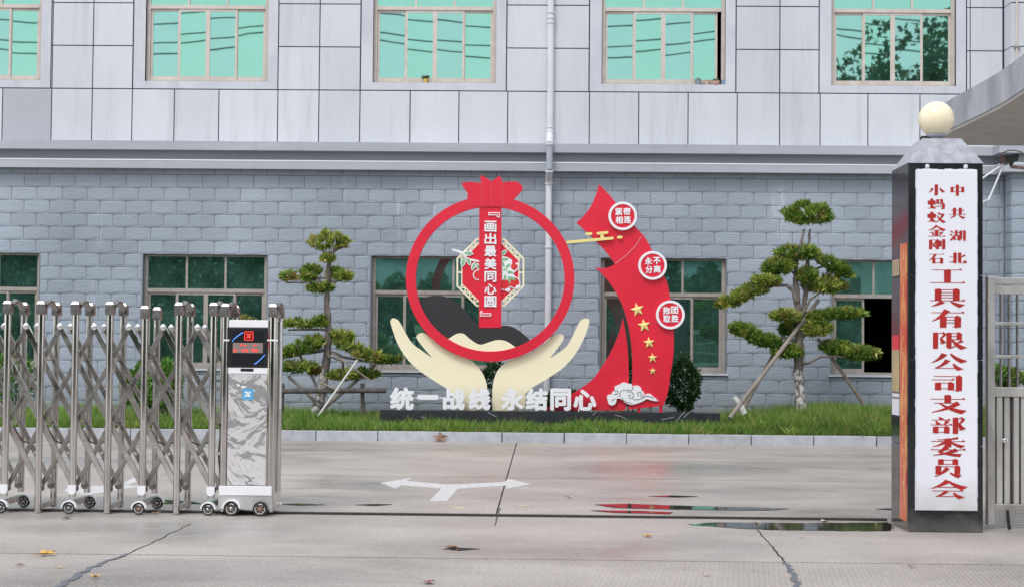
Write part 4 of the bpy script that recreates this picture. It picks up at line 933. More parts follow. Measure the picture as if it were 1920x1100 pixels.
swirl([(1147,751),(1149,748.5),(1153,747.5)]); swirl([(1165.5,744.5),(1169,749.5),(1175,753.5),(1184,755)])
# steel stays behind the signs
for pr, x, y in ((sg,880,735),(sg,955,735),(rb,1140,735),(rb,1220,735)):
    b = MB(); p = P(x,y,YS+.05); b.tube([(p.x,YS+.06,ZPL),(p.x,YS+.06,p.z+.1)], .02, 6); b.build('back_stay', M['steel_dark'], pr)

# ------------------------------------------------------------------ trees and shrubs
GREEN = [(.045,.12,.02),(.11,.25,.03),(.27,.39,.05),(.52,.54,.11),(.60,.50,.18),(.30,.16,.07)]
def tree_pad(parent, px, py, hw, hh, Y, slope=0, n=None, w=(3,4,3,2,.7,.2), leaf=.125, name='foliage_pad'):
    c = P(px, py, Y); s = Y/F; rx, rz = hw*s, hh*s; ry = max(rx*.75, rz)
    hh *= 1.12; n = int((n or int(1300+hw*hh*1.8))*.72); u = rng.normal(size=(n,3)); u /= np.linalg.norm(u,axis=1,keepdims=True)
    rad = rng.uniform(.55,1.0,(n,1))**.6; p = u*rad*rng.choice([1,1,1,1.06,1.14],(n,1)); p[:,2] = np.where(p[:,2] < -.35, -.35-(-p[:,2]-.35)*.4, p[:,2])
    # lumps so the outline is uneven
    ph = rng.uniform(0,6.28,3); lump = 1+.13*np.sin(p[:,0]*7+ph[0])+.10*np.sin(p[:,1]*6+ph[1])+.08*np.sin(p[:,0]*13+ph[2])
    pos = p*np.array([rx,ry,rz])*np.stack([np.ones(n),np.ones(n),lump],1)
    pos[:,2] -= pos[:,0]*slope
    pos[:,2] += rz*.1
    # clumps: pull leaves towards cluster centres to open gaps
    k = max(10, int(n/32)); cc = pos[rng.integers(0,n,k)]; idx = np.argmin(((pos[:,None,:]-cc[None])**2).sum(2),1); pos = cc[idx]+(pos-cc[idx])*.56
    d = (pos-cc[idx])*6/ max(rz,.05)*.15 + u*np.array([.7,.7,.5])+rng.normal(0,.45,(n,3)); d[:,2] += .55; d /= np.linalg.norm(d,axis=1,keepdims=True)
    L = rng.uniform(.5,1.3,n)*leaf
    V, Fc = blades(pos-d*L[:,None]*.4+np.array(c), d, L, L*rng.uniform(.17,.28,n))
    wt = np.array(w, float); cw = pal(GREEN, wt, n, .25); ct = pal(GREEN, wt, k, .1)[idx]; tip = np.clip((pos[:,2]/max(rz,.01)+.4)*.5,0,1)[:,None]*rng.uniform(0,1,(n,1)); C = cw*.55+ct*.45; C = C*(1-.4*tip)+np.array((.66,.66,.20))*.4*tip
    return color_mesh(name, V, Fc, C, M['leaf'], parent)
def limb(parent, pts, Y, r0, r1, m='bark', name='branch', dy=None):
    b = MB(); q = []
    pp_ = [P(p[0], p[1], Y+(p[2] if len(p) > 2 else 0)) for p in pts]
    fine = []
    for i in range(len(pp_)-1):
        for k in range(4):
            v = pp_[i].lerp(pp_[i+1], k/4); v += Vector((random.uniform(-1,1),random.uniform(-1,1),0))*r0*.18*(k > 0); fine.append(v)
    fine.append(pp_[-1]); n = len(fine)
    b.tube(fine, [(r0+(r1-r0)*i/(n-1))*random.uniform(.88,1.12) for i in range(n)], 8); return b.build(name, M[m], parent, True)
t1 = empty('podocarpus_tree', 'cloud-pruned podocarpus tree with dense green pads right of the red ribbon', 'tree', 'cloud-pruned trees before the factory')
Y = YT
limb(t1, [(1502,772),(1501,735),(1497,690)], Y, .085, .075, 'bark_white', 'trunk'); limb(t1, [(1497,692),(1499,650),(1500,610),(1494,565),(1492,520)], Y, .075, .045, name='trunk')
limb(t1, [(1500,610),(1508,575),(1512,535),(1514,500),(1516,470),(1519,430)], Y+.03, .045, .018); limb(t1, [(1492,522),(1493,495),(1500,465),(1507,430)], Y, .035, .018)
limb(t1, [(1494,565),(1487,545),(1475,535),(1450,536),(1420,548)], Y-.05, .035, .012); limb(t1, [(1510,540),(1525,505),(1545,500),(1570,512)], Y, .022, .01)
limb(t1, [(1500,600),(1520,560),(1540,548)], Y-.05, .022, .01); limb(t1, [(1495,640),(1470,632),(1440,640),(1405,638)], Y, .03, .01); limb(t1, [(1498,682),(1515,680),(1540,668),(1570,668),(1620,672)], Y-.05, .028, .008)
limb(t1, [(1499,640),(1520,615),(1545,600),(1570,598)], Y, .025, .008); limb(t1, [(1494,520),(1478,500),(1462,498)], Y, .02, .01); limb(t1, [(1497,600),(1480,598),(1465,600)], Y-.1, .015, .008)
DG = (4,4,2.5,1.2,.4,.15); YGc = (2,3,3.5,3,1.2,.4)
for a in ((1514,406,46,23,0,(3,4,3,1.6,.4,.2)),(1496,478,42,14,0,DG),(1460,503,30,17,-.1,DG),(1566,503,33,14,.45,(5,4,1.5,.5,.2,.1)),(1372,566,30,11,-.25,YGc),(1408,548,36,14,-.28,YGc),(1438,528,26,9,0,YGc),
          (1514,520,18,14,0,DG),(1545,538,42,17,0,(2,3,3,2.2,1.6,.8)),(1473,594,27,11,0,YGc),(1578,590,44,10,-.05,DG),(1535,596,22,10,0,DG),(1532,618,26,17,0,YGc),(1395,622,26,13,.2,DG),(1432,640,36,14,.25,(5,4,2,.6,.2,.1)),(1482,620,20,12,0,(5,3,1,.2,.1,.1)),
          (1476,662,27,12,0,DG),(1570,655,30,14,.1,DG),(1612,665,36,13,0,DG)):
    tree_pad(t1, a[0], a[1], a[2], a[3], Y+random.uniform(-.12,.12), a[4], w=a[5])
t2 = empty('podocarpus_tree', 'sparser cloud-pruned podocarpus tree with yellowish pads right of the gate', 'tree', 'cloud-pruned trees before the factory')
Y = YT-.1
limb(t2, [(593,772),(600,745),(606,715),(610,690)], Y, .085, .06, 'bark_white', 'trunk'); limb(t2, [(611,692),(614,660),(616,620),(613,580),(615,540),(616,505),(618,480)], Y, .062, .03, name='trunk')
limb(t2, [(618,482),(605,470),(590,466)], Y, .02, .008); limb(t2, [(618,482),(630,468),(648,462)], Y, .02, .008); limb(t2, [(615,520),(595,522),(570,530),(535,530)], Y, .02, .008); limb(t2, [(617,520),(628,530),(640,520)], Y, .02, .008)
limb(t2, [(614,618),(590,617),(540,618)], Y-.05, .02, .012, 'rail'); limb(t2, [(612,655),(590,660),(560,664),(530,672)], Y, .025, .01); limb(t2, [(614,655),(640,668),(680,676),(730,680)], Y, .028, .01)
limb(t2, [(612,665),(625,670),(650,680)], Y-.1, .02, .01); limb(t2, [(610,690),(580,692),(545,700)], Y, .02, .01); limb(t2, [(608,705),(640,712),(690,708)], Y, .02, .01)
for dx in range(16):
    a0 = random.uniform(.3,2.84); L = random.uniform(22,40); limb(t2, [(618,478),(618+L*.5*math.cos(a0),474-L*.3*math.sin(a0)),(618+L*math.cos(a0)*1.1,468-L*.55*math.sin(a0))], Y, .008, .003)
BR = (2,2.5,3,2.2,1.8,1.2)
for a in ((617,456,40,19,0,BR),(614,486,12,6,0,YGc),(560,520,38,10,0,BR),(583,510,18,11,0,(3,3,2,2,1,1.4)),(628,514,16,10,0,YGc),(645,520,17,8,0,YGc),(600,541,26,10,-.05,YGc),(560,608,34,9,0,YGc),(600,605,16,10,0,DG),
          (572,652,34,13,-.15,DG),(590,640,18,9,0,DG),(540,662,18,10,0,BR),(640,632,24,11,.1,YGc),(655,652,32,14,.35,YGc),(690,668,34,12,.2,YGc),(728,675,24,8,-.05,DG),(560,690,36,11,0,DG),(590,695,10,8,0,(1,1,1,1,1,4)),(640,704,32,10,0,YGc),(690,702,22,9,.1,DG)):
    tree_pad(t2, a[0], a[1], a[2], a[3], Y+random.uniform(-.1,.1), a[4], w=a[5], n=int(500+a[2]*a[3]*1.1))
def prop(p0, p1, Y, r, m, label, name='wooden_prop', cat='prop'):
    b = MB(); a, c = P(p0[0],p0[1],Y+(p0[2] if len(p0) > 2 else 0)), P(p1[0],p1[1],Y+(p1[2] if len(p1) > 2 else 0)); mid = a.lerp(c,.5)+Vector((r*.3,0,r*.2))
    b.tube([a,mid,c],[r*.9,r,r*1.05],8); tag(b.build(name, M[m], None, True), label, cat, 'poles propping the trees')
prop((1535,562,.1),(1368,783,-.7), YT, .032, 'pole', 'long brown pole leaning against the dense tree, nearest of its props')
prop((1478,610,.3),(1392,770,.3), YT, .025, 'pole', 'thinner pole behind the long brown prop of the dense tree')
prop((1533,634,.1),(1627,768,.2), YT, .028, 'pole', 'brown pole bracing the dense tree on its right side')
prop((1376,744,-.2),(1396,775,-.2), YT, .045, 'pole_pale', 'short thick white post leaning beside the long brown pole', 'white_post', 'post')
prop((670,674,-.5),(596,780,-.6), YT, .016, 'pole_pale', 'thin white rod crossing in front of the sparser tree', 'white_rod', 'rod')
prop((540,705,-.1),(599,760,-.2), YT, .025, 'pole', 'brown pole rising left from the foot of the sparser tree')
prop((705,682,0),(604,768,-.1), YT, .024, 'pole', 'long brown pole rising right from the foot of the sparser tree')
prop((623,661,-.3),(694,713,-.3), YT, .014, 'pole', 'thin pale brown stick crossing the white rod under the foliage')
prop((598,716,-.35),(636,733,-.35), YT, .02, 'pole', 'short stub of wood tied across the trunk of the sparser tree')
prop((562,665,0),(596,728,-.1), YT, .022, 'pole', 'brown pole under the lower left pad of the sparser tree')
rl = empty('wooden_trestle', 'dark wooden rail on posts in front of the sparser tree', 'trestle')
b = MB(); b.tube([P(526,733,YT-.3),P(620,732,YT-.3),P(724,731.5,YT-.3)], .037, 8); b.build('rail', M['rail'], rl, True)
for x, x2 in ((530,528),(679,682)):
    b = MB(); p = P(x,718,YT-.23); q = P(x2,775,YT-.23); b.tube([p,(q.x,q.y,.1)], .03, 7); b.build('post', M['rail'], rl, True)
b = MB(); b.tube([P(643,676,YT-.2),P(643,705,YT-.2)], .02, 6); b.build('upright', M['rail'], rl, True)
def bush(px, py, hw, hh, Y, cols, w, label, leaf=.06, n=3500, wide=.5):
    e = empty('bush', label, 'bush'); c = P(px,py,Y); s = Y/F; rx, rz = hw*s, hh*s
    u = rng.normal(size=(n,3)); u /= np.linalg.norm(u,axis=1,keepdims=True); p = u*rng.uniform(.5,1,(n,1))**.5
    lump = 1+.10*np.sin(u[:,0]*6+1)+.08*np.sin(u[:,2]*8+u[:,0]*5)+.06*np.sin(u[:,1]*9)
    pos = p*np.array([rx,rx*.8,rz])*lump[:,None]+np.array(c)
    d = u*.8+rng.normal(0,.6,(n,3)); d[:,2] += .3; d /= np.linalg.norm(d,axis=1,keepdims=True); L = rng.uniform(.6,1.2,n)*leaf
    V, Fc = blades(pos, d, L, L*wide); color_mesh('foliage', V, Fc, pal(cols, w, n, .3), M['leaf'], e)
    b = MB()
    for k in range(5):
        a = 2*PI*k/5; b.tube([(c.x+.05*math.cos(a),c.y+.05*math.sin(a),.05),(c.x+rx*.5*math.cos(a),c.y+rx*.5*math.sin(a),c.z+rz*.3)],[.015,.006],5)
    b.build('stems', M['bark'], e)
DK = [(.02,.06,.015),(.035,.10,.025),(.06,.15,.04)]; LG = [(.08,.20,.03),(.15,.31,.05),(.22,.37,.07)]
bush(1279,722,33,50, YS+1.0, DK,[3,3,1.5], 'dark glossy bush beside the right foot of the red ribbon')
bush(925,732,52,50, YS+1.1, DK,[4,3,1], 'dark bush behind the wrists of the cream hands')
bush(1175,715,42,42, YS+1.3, DK,[4,3,1], 'dark bush mostly hidden behind the red ribbon')
bush(1060,752,42,20, YS+1.2, DK,[3,3,1.5], 'low dark bush behind the last slogan letters', n=2000)
bush(265,728,34,48, YT+.2, LG,[3,3,1], 'bright green bush behind the middle of the folding gate')
bush(310,722,30,44, YT-.1, LG,[2,3,2], 'light green bush just right of its neighbour behind the gate')
bush(22,715,40,68, YT, LG,[4,2,.6], 'tall green bush behind the left end of the gate')
bush(456,606,20,12, YT, [(.30,.30,.05),(.15,.21,.03),(.36,.25,.12)],[2,2,1], 'yellowish twig tuft showing above the gate motor unit', .08, 350, .25)
bush(1890,708,30,17, Wf-.9, [(.10,.19,.03),(.22,.28,.05),(.32,.32,.08)],[2,2,1], 'low yellow green hedge plant seen through the steel gate', .06, 1400)
bush(1872,698,9,14, Wf-1.1, LG,[2,2,1], 'leafy shoot standing up behind the steel gate bars', .08, 160)

# ------------------------------------------------------------------ folding gate
gate = empty('folding_gate', 'stainless steel folding gate with crossed bars on small wheels', 'gate')
DG_ = .40
def gx_(px, y=700): return S(px, y, YG)[0]
posts = [gx_(v) for v in (12.8,75.8,140.3,205,270.5,334.5,399.5)]
pg = (posts[-1]-posts[0])/6; posts = [posts[0]-3*pg, posts[0]-2*pg, posts[0]-pg]+posts
gz = lambda py: P(300, py, YG).z
zt, zcap = gz(566.5), gz(591)
mpost = MB().tube([(0,0,0),(0,0,1)], .026, 14).build('post', M['steel'], gate, True); post_me = mpost.data; bpy.data.objects.remove(mpost)
def inst(name, me, parent, loc, scale=(1,1,1), rot=(0,0,0)):
    o = bpy.data.objects.new(name, me); col.objects.link(o); o.parent = parent; o.location = loc; o.scale = scale; o.rotation_euler = rot; return o
b = MB(); h = zt-zcap
b.add([(-.031,-.031,0),(.031,-.031,0),(.031,.031,0),(-.031,.031,0),(-.033,-.033,h*.2),(.033,-.033,h*.2),(.033,.033,h*.2),(-.033,.033,h*.2),(-.031,-.031,h*.8),(.031,-.031,h*.8),(.031,.031,h*.8),(-.031,.031,h*.8),(-.02,-.02,h),(.02,-.02,h),(.02,.02,h),(-.02,.02,h)],
      [(i*4+k, i*4+(k+1)%4, (i+1)*4+(k+1)%4, (i+1)*4+k) for i in range(3) for k in range(4)]+[(12,13,14,15),(3,2,1,0)])
cap_o = b.build('post_cap', M['steel_dark'], None); cap_me = cap_o.data; bpy.data.objects.remove(cap_o)
zw = .050
def wheel(parent, x, y, r, hub, spokes=True, back=.03):
    t = MB(); t.lathe([(r*.72,-.012),(r*.95,-.014),(r,-.008),(r,.012),(r*.93,.018),(r*.6,.018)], x, y, 28, 'y', r+.002); w = t.build('wheel', M['rubber'], parent, True)
    q = MB(); n = 28; q.lathe([(r*.70,-.010),(r*.74,-.0155),(r*.60,-.0165),(r*.56,-.006),(r*.5,-.004)], x, y, n, 'y', r+.002); q.build('rim', M['chrome'], w, True)
    q = MB()
    for k in range(7):
        a = 2*PI*k/7; q.tube([(x+r*.15*math.cos(a),y-.012,r+.002+r*.15*math.sin(a)),(x+r*.62*math.cos(a),y-.010,r+.002+r*.62*math.sin(a))], .0045 if r < .05 else .006, 5)
    q.lathe([(r*.22,-.012),(r*.22,-.018),(r*.1,-.021)], x, y, 12, 'y', r+.002); q.build('hub', hub, w)
    return w
def fender(parent, x, y, r, m=None):
    b = MB(); n = 12; vs = []
    for k in range(n+1):
        a = PI*(.02+.96*k/n)
        for rr_, yy in ((r*1.06,y-.022),(r*1.3,y-.022),(r*1.3,y+.02),(r*1.06,y+.02)): vs.append((x+rr_*math.cos(a), yy, r+.002+rr_*math.sin(a)))
    fs = [(k*4+q, k*4+(q+1)%4, (k+1)*4+(q+1)%4, (k+1)*4+q) for k in range(n) for q in range(4)]+[(0,1,2,3),(n*4+3,n*4+2,n*4+1,n*4)]
    b.add(vs, fs); b.build('wheel_guard', m or M['tape'], parent)
for i, x in enumerate(posts):
    wheeled = (i % 2 == 1); rear_x = x
    short = (i == 7)
    dz = -.028 if short else 0
    zb0 = .125 if wheeled else .012
    for yy in (YG, YG+DG_):
        inst('post', post_me, gate, (x, yy, zb0), (1,1,zcap+dz-zb0+.01)); inst('post_cap', cap_me, gate, (x, yy, zcap+dz))
    if not short:
        b = MB(); b.tube([(x+.02,YG+.02,zt-.03),(x+.03,YG+.08,zt+.0),(x+.03,YG+.16,zt-.004),(x+.02,YG+.28,zt-.05),(x,YG+DG_-.02,zt-.05)], 0, flat=(.02,.016)); b.build('handle_loop', M['steel_dark'], gate, True)
    b = MB(); b.box(x-.018,x+.018,YG+.01,YG+DG_-.01,.03 if not wheeled else .06,.065 if not wheeled else .10); b.build('foot_bar', M['steel_bar'], gate)
    for zq in (gz(794)-.01, gz(675)-.005):
        b = MB(); b.tube([(x,YG+.01,zq),(x,YG+DG_-.01,zq)], .010, 6); b.build('pivot_axle', M['steel_bar'], gate)
    for q in (YG+.03, YG+DG_-.08): b = MB(); b.tube([(x,q,gz(915)-.01),(x,q+.042,gz(915)-.01)], .028, 12); b.build('lower_joint', M['steel_dark'], gate)
    if wheeled:
        wheel(gate, x-.012, YG-.045, .045, M['rust'] if i == 7 else M['steel_bar']); fender(gate, x-.012, YG-.045, .045)
        wheel(gate, x-.004+.02, YG+DG_+.03, .045, M['steel_bar']); fender(gate, x+.016, YG+DG_+.03, .045)
        b = MB(); z0, z1 = gz(927.5), gz(909.5); n = 8
        pts = [(x-.030,z1),(x-.030,z0+.025)]+[(x-.030*math.cos(PI*k/n), z0+.025-.025*math.sin(PI*k/n)) for k in range(1,n)]+[(x+.030,z0+.025),(x+.030,z1)]
        b.prism(pts, YG-.031, YG-.028); b.build('reflective_sticker', M['tape'], gate)
zr = [gz(v) for v in (613,675,794,915)]
def bar(p, q, y, wd=.0195, m='steel_bar', th=.011):
    b = MB(); b.tube([(p[0],y,p[1]),(q[0],y,q[1])], 0, flat=(wd,th)); b.build('scissor_bar', M[m], gate)
for i in range(len(posts)-1):
    xa, xb = posts[i], posts[i+1]; xm = (xa+xb)/2
    for base, s in ((YG+.045, 1), (YG+DG_-.075, -1)):
        yA, yB = base, base+.026
        mA = 'steel_bright' if s > 0 else 'steel_bar'; wA = .0215 if s > 0 else .018
        bar((xm,zr[0]),(xb,zr[1]), yA, wA, mA); bar((xa,zr[1]),(xb,zr[2]), yA, wA, mA); bar((xa,zr[2]),(xb,zr[3]), yA, wA, mA)
        if s > 0:
            for p, q in (((xm,zr[0]),(xa,zr[1])), ((xb,zr[1]),(xa,zr[2])), ((xb,zr[2]),(xa,zr[3]))): bar(p, q, yB, .0175)
        b = MB(); b.lathe([(.024,0),(.024,-.004),(.018,-.008)], xm, yA-.011, 16, 'y', zr[0]); b.lathe([(.013,-.008),(.013,-.014),(.008,-.016)], xm, yA-.011, 12, 'y', zr[0]); b.build('top_pivot', M['chrome'], gate, True)
        for zq in ((zr[1]+zr[2])/2, (zr[2]+zr[3])/2):
            b = MB(); b.lathe([(.012,0),(.012,-.005)], xm, yA-.011, 10, 'y', zq); b.build('rivet', M['chrome'], gate)
    if i in (3,4,5,7,8):
        z = zr[2]-.03; b = MB(); b.tube([(xa+.02,YG+.12,z),(xa+.08,YG+.13,z-.11),(xa+.15,YG+.14,z-.14),(xa+.21,YG+.13,z-.11),(xb-.03,YG+.12,z-.03)], .006, 5); b.build('cable', M['rubber'], gate, True)
# link between last post and drive unit
hx0, hx1 = gx_(421.5), gx_(510.5)
du = empty('gate_drive_unit', 'gate motor cabinet with red and blue light display and mirror panel', 'gate motor')
for x in (hx0, hx1):
    for yy, sh in ((YG,0),(YG+DG_,0)):
        inst('post', post_me, du, (x-(.012 if yy > YG and x == hx1 else 0), yy, .03), (1,1,zcap-.03)); inst('post_cap', cap_me, du, (x-(.012 if yy > YG and x == hx1 else 0), yy, zcap-.006))
    b = MB(); b.tube([(x+.02,YG+.02,zt-.035),(x+.03,YG+.10,zt-.006),(x+.03,YG+.18,zt-.012),(x+.02,YG+.28,zt-.055),(x+.01,YG+DG_-.02,zt-.055)], 0, flat=(.02,.016)); b.build('handle_loop', M['steel_dark'], du, True)
bx0, bx1 = gx_(428.5), gx_(502.5)
def bz(py): return P(465, py, YG).z
b = MB(); b.box(bx0, bx1, YG-.012, YG+.36, bz(934), bz(600.5), .004); b.build('cabinet', M['steel'], du)
b = MB(); b.box(bx0, bx1, YG-.018, YG+.365, bz(613.5), bz(600)+.002, .004); b.build('top_cover', M['tape'], du)
b = MB(); b.box(bx0+.002, bx1-.002, YG-.024, YG-.010, bz(688), bz(614), .004); dpn = b.build('display_panel', M['black_plastic'], du)
b = MB(); b.box(gx_(436), gx_(495), YG-.0265, YG-.022, bz(683), bz(620)); b.build('display_glass', M['screen'], dpn)
b = MB(); b.box(gx_(437), gx_(493.5), YG-.029, YG-.026, bz(661), bz(642)); b.build('message_strip', M['led_strip'], dpn)
b = MB()
for k in range(8):
    t = k/7; a = math.radians(172-50*t); cx, cy = 465.5, 652; px, py = 435.5+18*t+1, 638-15*t**.75
    x, z = S(px, py, YG-.03); b.lathe([(.0042,0),(.0042,-.003)], x, YG-.0265, 8, 'y', z)
    px, py = 478+17.5*t, 681-16*t**1.3; x, z = S(px, py, YG-.03); b.lathe([(.0042,0),(.0042,-.003)], x, YG-.0265, 8, 'y', z)
b.build('blue_lights', M['led_blue'], dpn)
def zlogo(cx, cy, w, m_sq, m_z, parent, y, outline=False):
    x, z = S(cx, cy, y); s = w*y/F/2; n = 6; c = s*.3; pts = []
    for qx, qz, a0 in ((1,1,0),(-1,1,PI/2),(-1,-1,PI),(1,-1,1.5*PI)):
        for k in range(n+1): a = a0+PI/2*k/n; pts.append((x+qx*(s-c)+c*math.cos(a), z+qz*(s-c)+c*math.sin(a)))
    b = MB()
    if outline:
        inn = [(x+(p[0]-x)*.86, z+(p[1]-z)*.86) for p in pts]; L = len(pts)
        b.add([(p[0],y,p[1]) for p in pts]+[(p[0],y,p[1]) for p in inn], [(i,(i+1)%L,(i+1)%L+L,i+L) for i in range(L)])
    else: b.prism(pts, y, y+.003)
    o = b.build('emblem', m_sq, parent)
    zp = [(-.62,.5),(.1,.5),(-.02,.1),(.25,.5),(.68,.5),(.2,-.12),(.55,-.12),(.42,-.45),(-.1,-.45),(.0,-.12),(-.28,-.45),(-.68,-.45),(-.12,.2),(-.52,.2)]
    b = MB(); b.prism([(x+p[0]*s, z+p[1]*s) for p in zp], y-.002, y-.0002); (b.build('emblem_mark', m_z, parent))
zlogo(466.5,629,17,M['led_red'],M['led_red'],dpn,YG-.0275,True)
b = MB()
r2 = random.Random(3)
for row, (ya, yb) in enumerate(((645.5,648.5),(654,660))):
    for x0_, x1_ in (((451,462),(473,483)) if row == 0 else ((437,444),(451,465),(472,485))):
        xx = x0_
        while xx < x1_:
            for yy in np.arange(ya, yb, 1.5):
                if r2.random() < .62: x, z = S(xx, yy, YG-.03); b.box(x-.0024,x+.0024,YG-.0305,YG-.029,z-.0024,z+.0024)
            xx += 1.5
b.build('red_text_lights', M['led_red'], dpn)
b = MB(); b.box(bx0, bx1, YG-.020, YG-.010, bz(700), bz(688.5), .003); b.build('label_band', M['tape'], du)
b = MB(); b.box(gx_(452), gx_(476), YG-.0215, YG-.0195, bz(695.5), bz(690)); b.build('black_label', M['black_plastic'], du)
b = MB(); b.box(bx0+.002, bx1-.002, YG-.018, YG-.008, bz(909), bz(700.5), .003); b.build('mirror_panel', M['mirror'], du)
zlogo(464.5,738.5,20.5,M['logo_blue'],M['white'],du,YG-.022)
b = MB(); b.box(gx_(415),gx_(513.5), YG-.034, YG-.020, bz(927.5), bz(910), .003); b.build('reflective_band', M['tape'], du)
b = MB(); b.box(gx_(414),gx_(514), YG-.030, YG+.40, .045, bz(928), .004); b.build('lower_skirt', M['gate_panel'], du)
wheel(du, gx_(436.5,950), YG-.052, .054, M['steel_bar']); fender(du, gx_(436.5,950), YG-.052, .054)
wheel(du, gx_(490,950), YG-.052, .054, M['rust']); wheel(du, gx_(436.5,950), YG+.42, .054, M['steel_bar']); wheel(du, gx_(490,950), YG+.42, .054, M['steel_bar'])
for py in (712,728,848):
    b = MB(); x = gx_(410.5); z = gz(py); b.box(x-.03,x+.03,YG-.004,YG+.02,z-.01,z+.01); b.build('latch', M['chrome'], du)
b = MB(); x = gx_(410.5); b.tube([(x,YG+.05,gz(793)),(x+.01,YG+.05,gz(810)),(x-.005,YG+.05,gz(850)),(x+.01,YG+.05,gz(885))], .006, 5); b.build('cable', M['rubber'], du)
for x0_, x1_ in ((419,430),(501,521)):
    b = MB(); xa, z = S(x0_,637,YG-.03); xb = S(x1_,637,YG-.03)[0]; b.box(xa, xb, YG-.03, YG-.0275, z-.006, z+.006); b.build('adhesive_tape', M['tape'], du)
b = MB(); b.tube([(hx1+.038,YG+.16,gz(600)),(hx1+.036,YG+.16,gz(765))],.008,6); b.build('antenna_rod', M['tape'], du)
b = MB(); b.lathe([(.012,0),(.012,-.03),(.007,-.034)], gx_(524.5,941), YG+.05, 10, 'y', gz(941)); b.box(gx_(516),gx_(526),YG+.04,YG+.06,gz(943),gz(939)); b.build('buffer', M['chrome'], du)

# ------------------------------------------------------------------ pillar
pil = empty('gate_pillar', 'black granite gate pillar with a white vertical name board', 'pillar')
xL, xR = P(1702.5,700,YP).x, P(1843,700,YP).x; PD = .56; zTop = P(1772,306.5,YP).z
jz = [0]+[P(1772,v,YP).z for v in (835,674,516)]+[zTop]
b = MB(); b.box(xL+.01,xR-.01,YP+.01,YP+PD-.01,0,zTop-.005); b.build('core', M['granite_edge'], pil)
for i in range(4):
    b = MB(); b.box(xL,xR,YP,YP+.02,jz[i]+.003,jz[i+1]-(.003 if i < 3 else 0),.003); b.build('granite_slab', M['granite'], pil)
    b = MB(); b.box(xL,xL+.02,YP+.0205,YP+PD,jz[i]+.003,jz[i+1]-(.003 if i < 3 else 0)); b.build('granite_slab', M['granite'], pil)
    b = MB(); b.box(xR-.02,xR,YP+.0205,YP+PD,jz[i]+.003,jz[i+1]-(.003 if i < 3 else 0)); b.build('granite_slab', M['granite'], pil)
    b = MB(); b.box(xL+.0205,xR-.0205,YP+PD-.02,YP+PD+.0,jz[i]+.003,jz[i+1]-(.003 if i < 3 else 0)); b.build('granite_slab', M['granite'], pil)
zc1 = P(1770,264.5,YP+PD/2).z; tx0, tx1 = P(1731.5,265,YP+.13).x, P(1803,265,YP+.13).x
b = MB(); e_ = .004; v = [(xL-e_,YP-e_,zTop),(xR+e_,YP-e_,zTop),(xR+e_,YP+PD+e_,zTop),(xL-e_,YP+PD+e_,zTop),(xL-e_,YP-e_,zTop+.004),(xR+e_,YP-e_,zTop+.004),(xR+e_,YP+PD+e_,zTop+.004),(xL-e_,YP+PD+e_,zTop+.004),(tx0,YP+.14,zc1),(tx1,YP+.14,zc1),(tx1,YP+PD-.14,zc1),(tx0,YP+PD-.14,zc1)]
b.add(v, [(3,2,1,0),(0,1,5,4),(1,2,6,5),(2,3,7,6),(3,0,4,7),(4,5,9,8),(5,6,10,9),(6,7,11,10),(7,4,8,11),(8,9,10,11)]); b.build('stone_cap', M['cap'], pil)
YBo = YP-.022
bxL, bxR = P(1719,640,YBo).x, P(1832.5,640,YBo).x; bzt, bzb = P(1775,319,YBo).z, P(1775,956.5,YBo).z
b = MB(); b.box(bxL,bxR,YBo,YP-.001,bzb,bzt,.003); bd = b.build('name_board', M['board'], pil)
b = MB(); r2 = random.Random(5)
for sx in (bxL-.002, bxR+.002):   # uneven sealant bead
    z = bzb
    while z < bzt-.02:
        h_ = r2.uniform(.03,.12); w_ = r2.uniform(.002,.006); b.box(sx-w_, sx+w_, YP-.006, YP-.0003, z, min(z+h_, bzt)); z += h_
x = bxL
while x < bxR: h_ = r2.uniform(.004,.012); b.box(x, min(x+.05,bxR), YP-.006-r2.uniform(0,.002), YP-.0003, bzt-.002, bzt+h_); x += .05
b.build('sealant', M['board_trim'], bd)
for px, py in ((1739,312),(1811,312.5)):
    b = MB(); x, z = S(px,py,YP-.01); b.lathe([(.016,0),(.016,-.008),(.008,-.012)], x, YP-.001, 10, 'y', z); b.build('bolt', M['board_trim'], bd)
for ch, box in {'小':(1740,346.5,1771,367),'蚂':(1740,373,1771,393),'蚁':(1740,398,1771,418),'金':(1740,423,1772,444),'刚':(1742,449,1771,468.5),'石':(1741,475.5,1770,494.5),
                '中':(1781,347,1809,367.5),'共':(1780,390,1810,410),'湖':(1781,432,1810,452.5),'北':(1780,474,1811,494.5),
                '工':(1744.5,504,1808,532),'具':(1745,541.5,1808,574),'有':(1746,580.5,1808,614),'限':(1748,622,1808,653.5),'公':(1745.5,661.5,1809,693),'司':(1747,702,1805,733.5),'支':(1745,740,1808.5,773),'部':(1746,781,1809,812.5),'委':(1746,819.5,1809,853),'员':(1750,860,1804,893),'会':(1745,900,1810,933)}.items():
    o = serif_char(ch, box, YBo-.0005, M['signred'], bd)
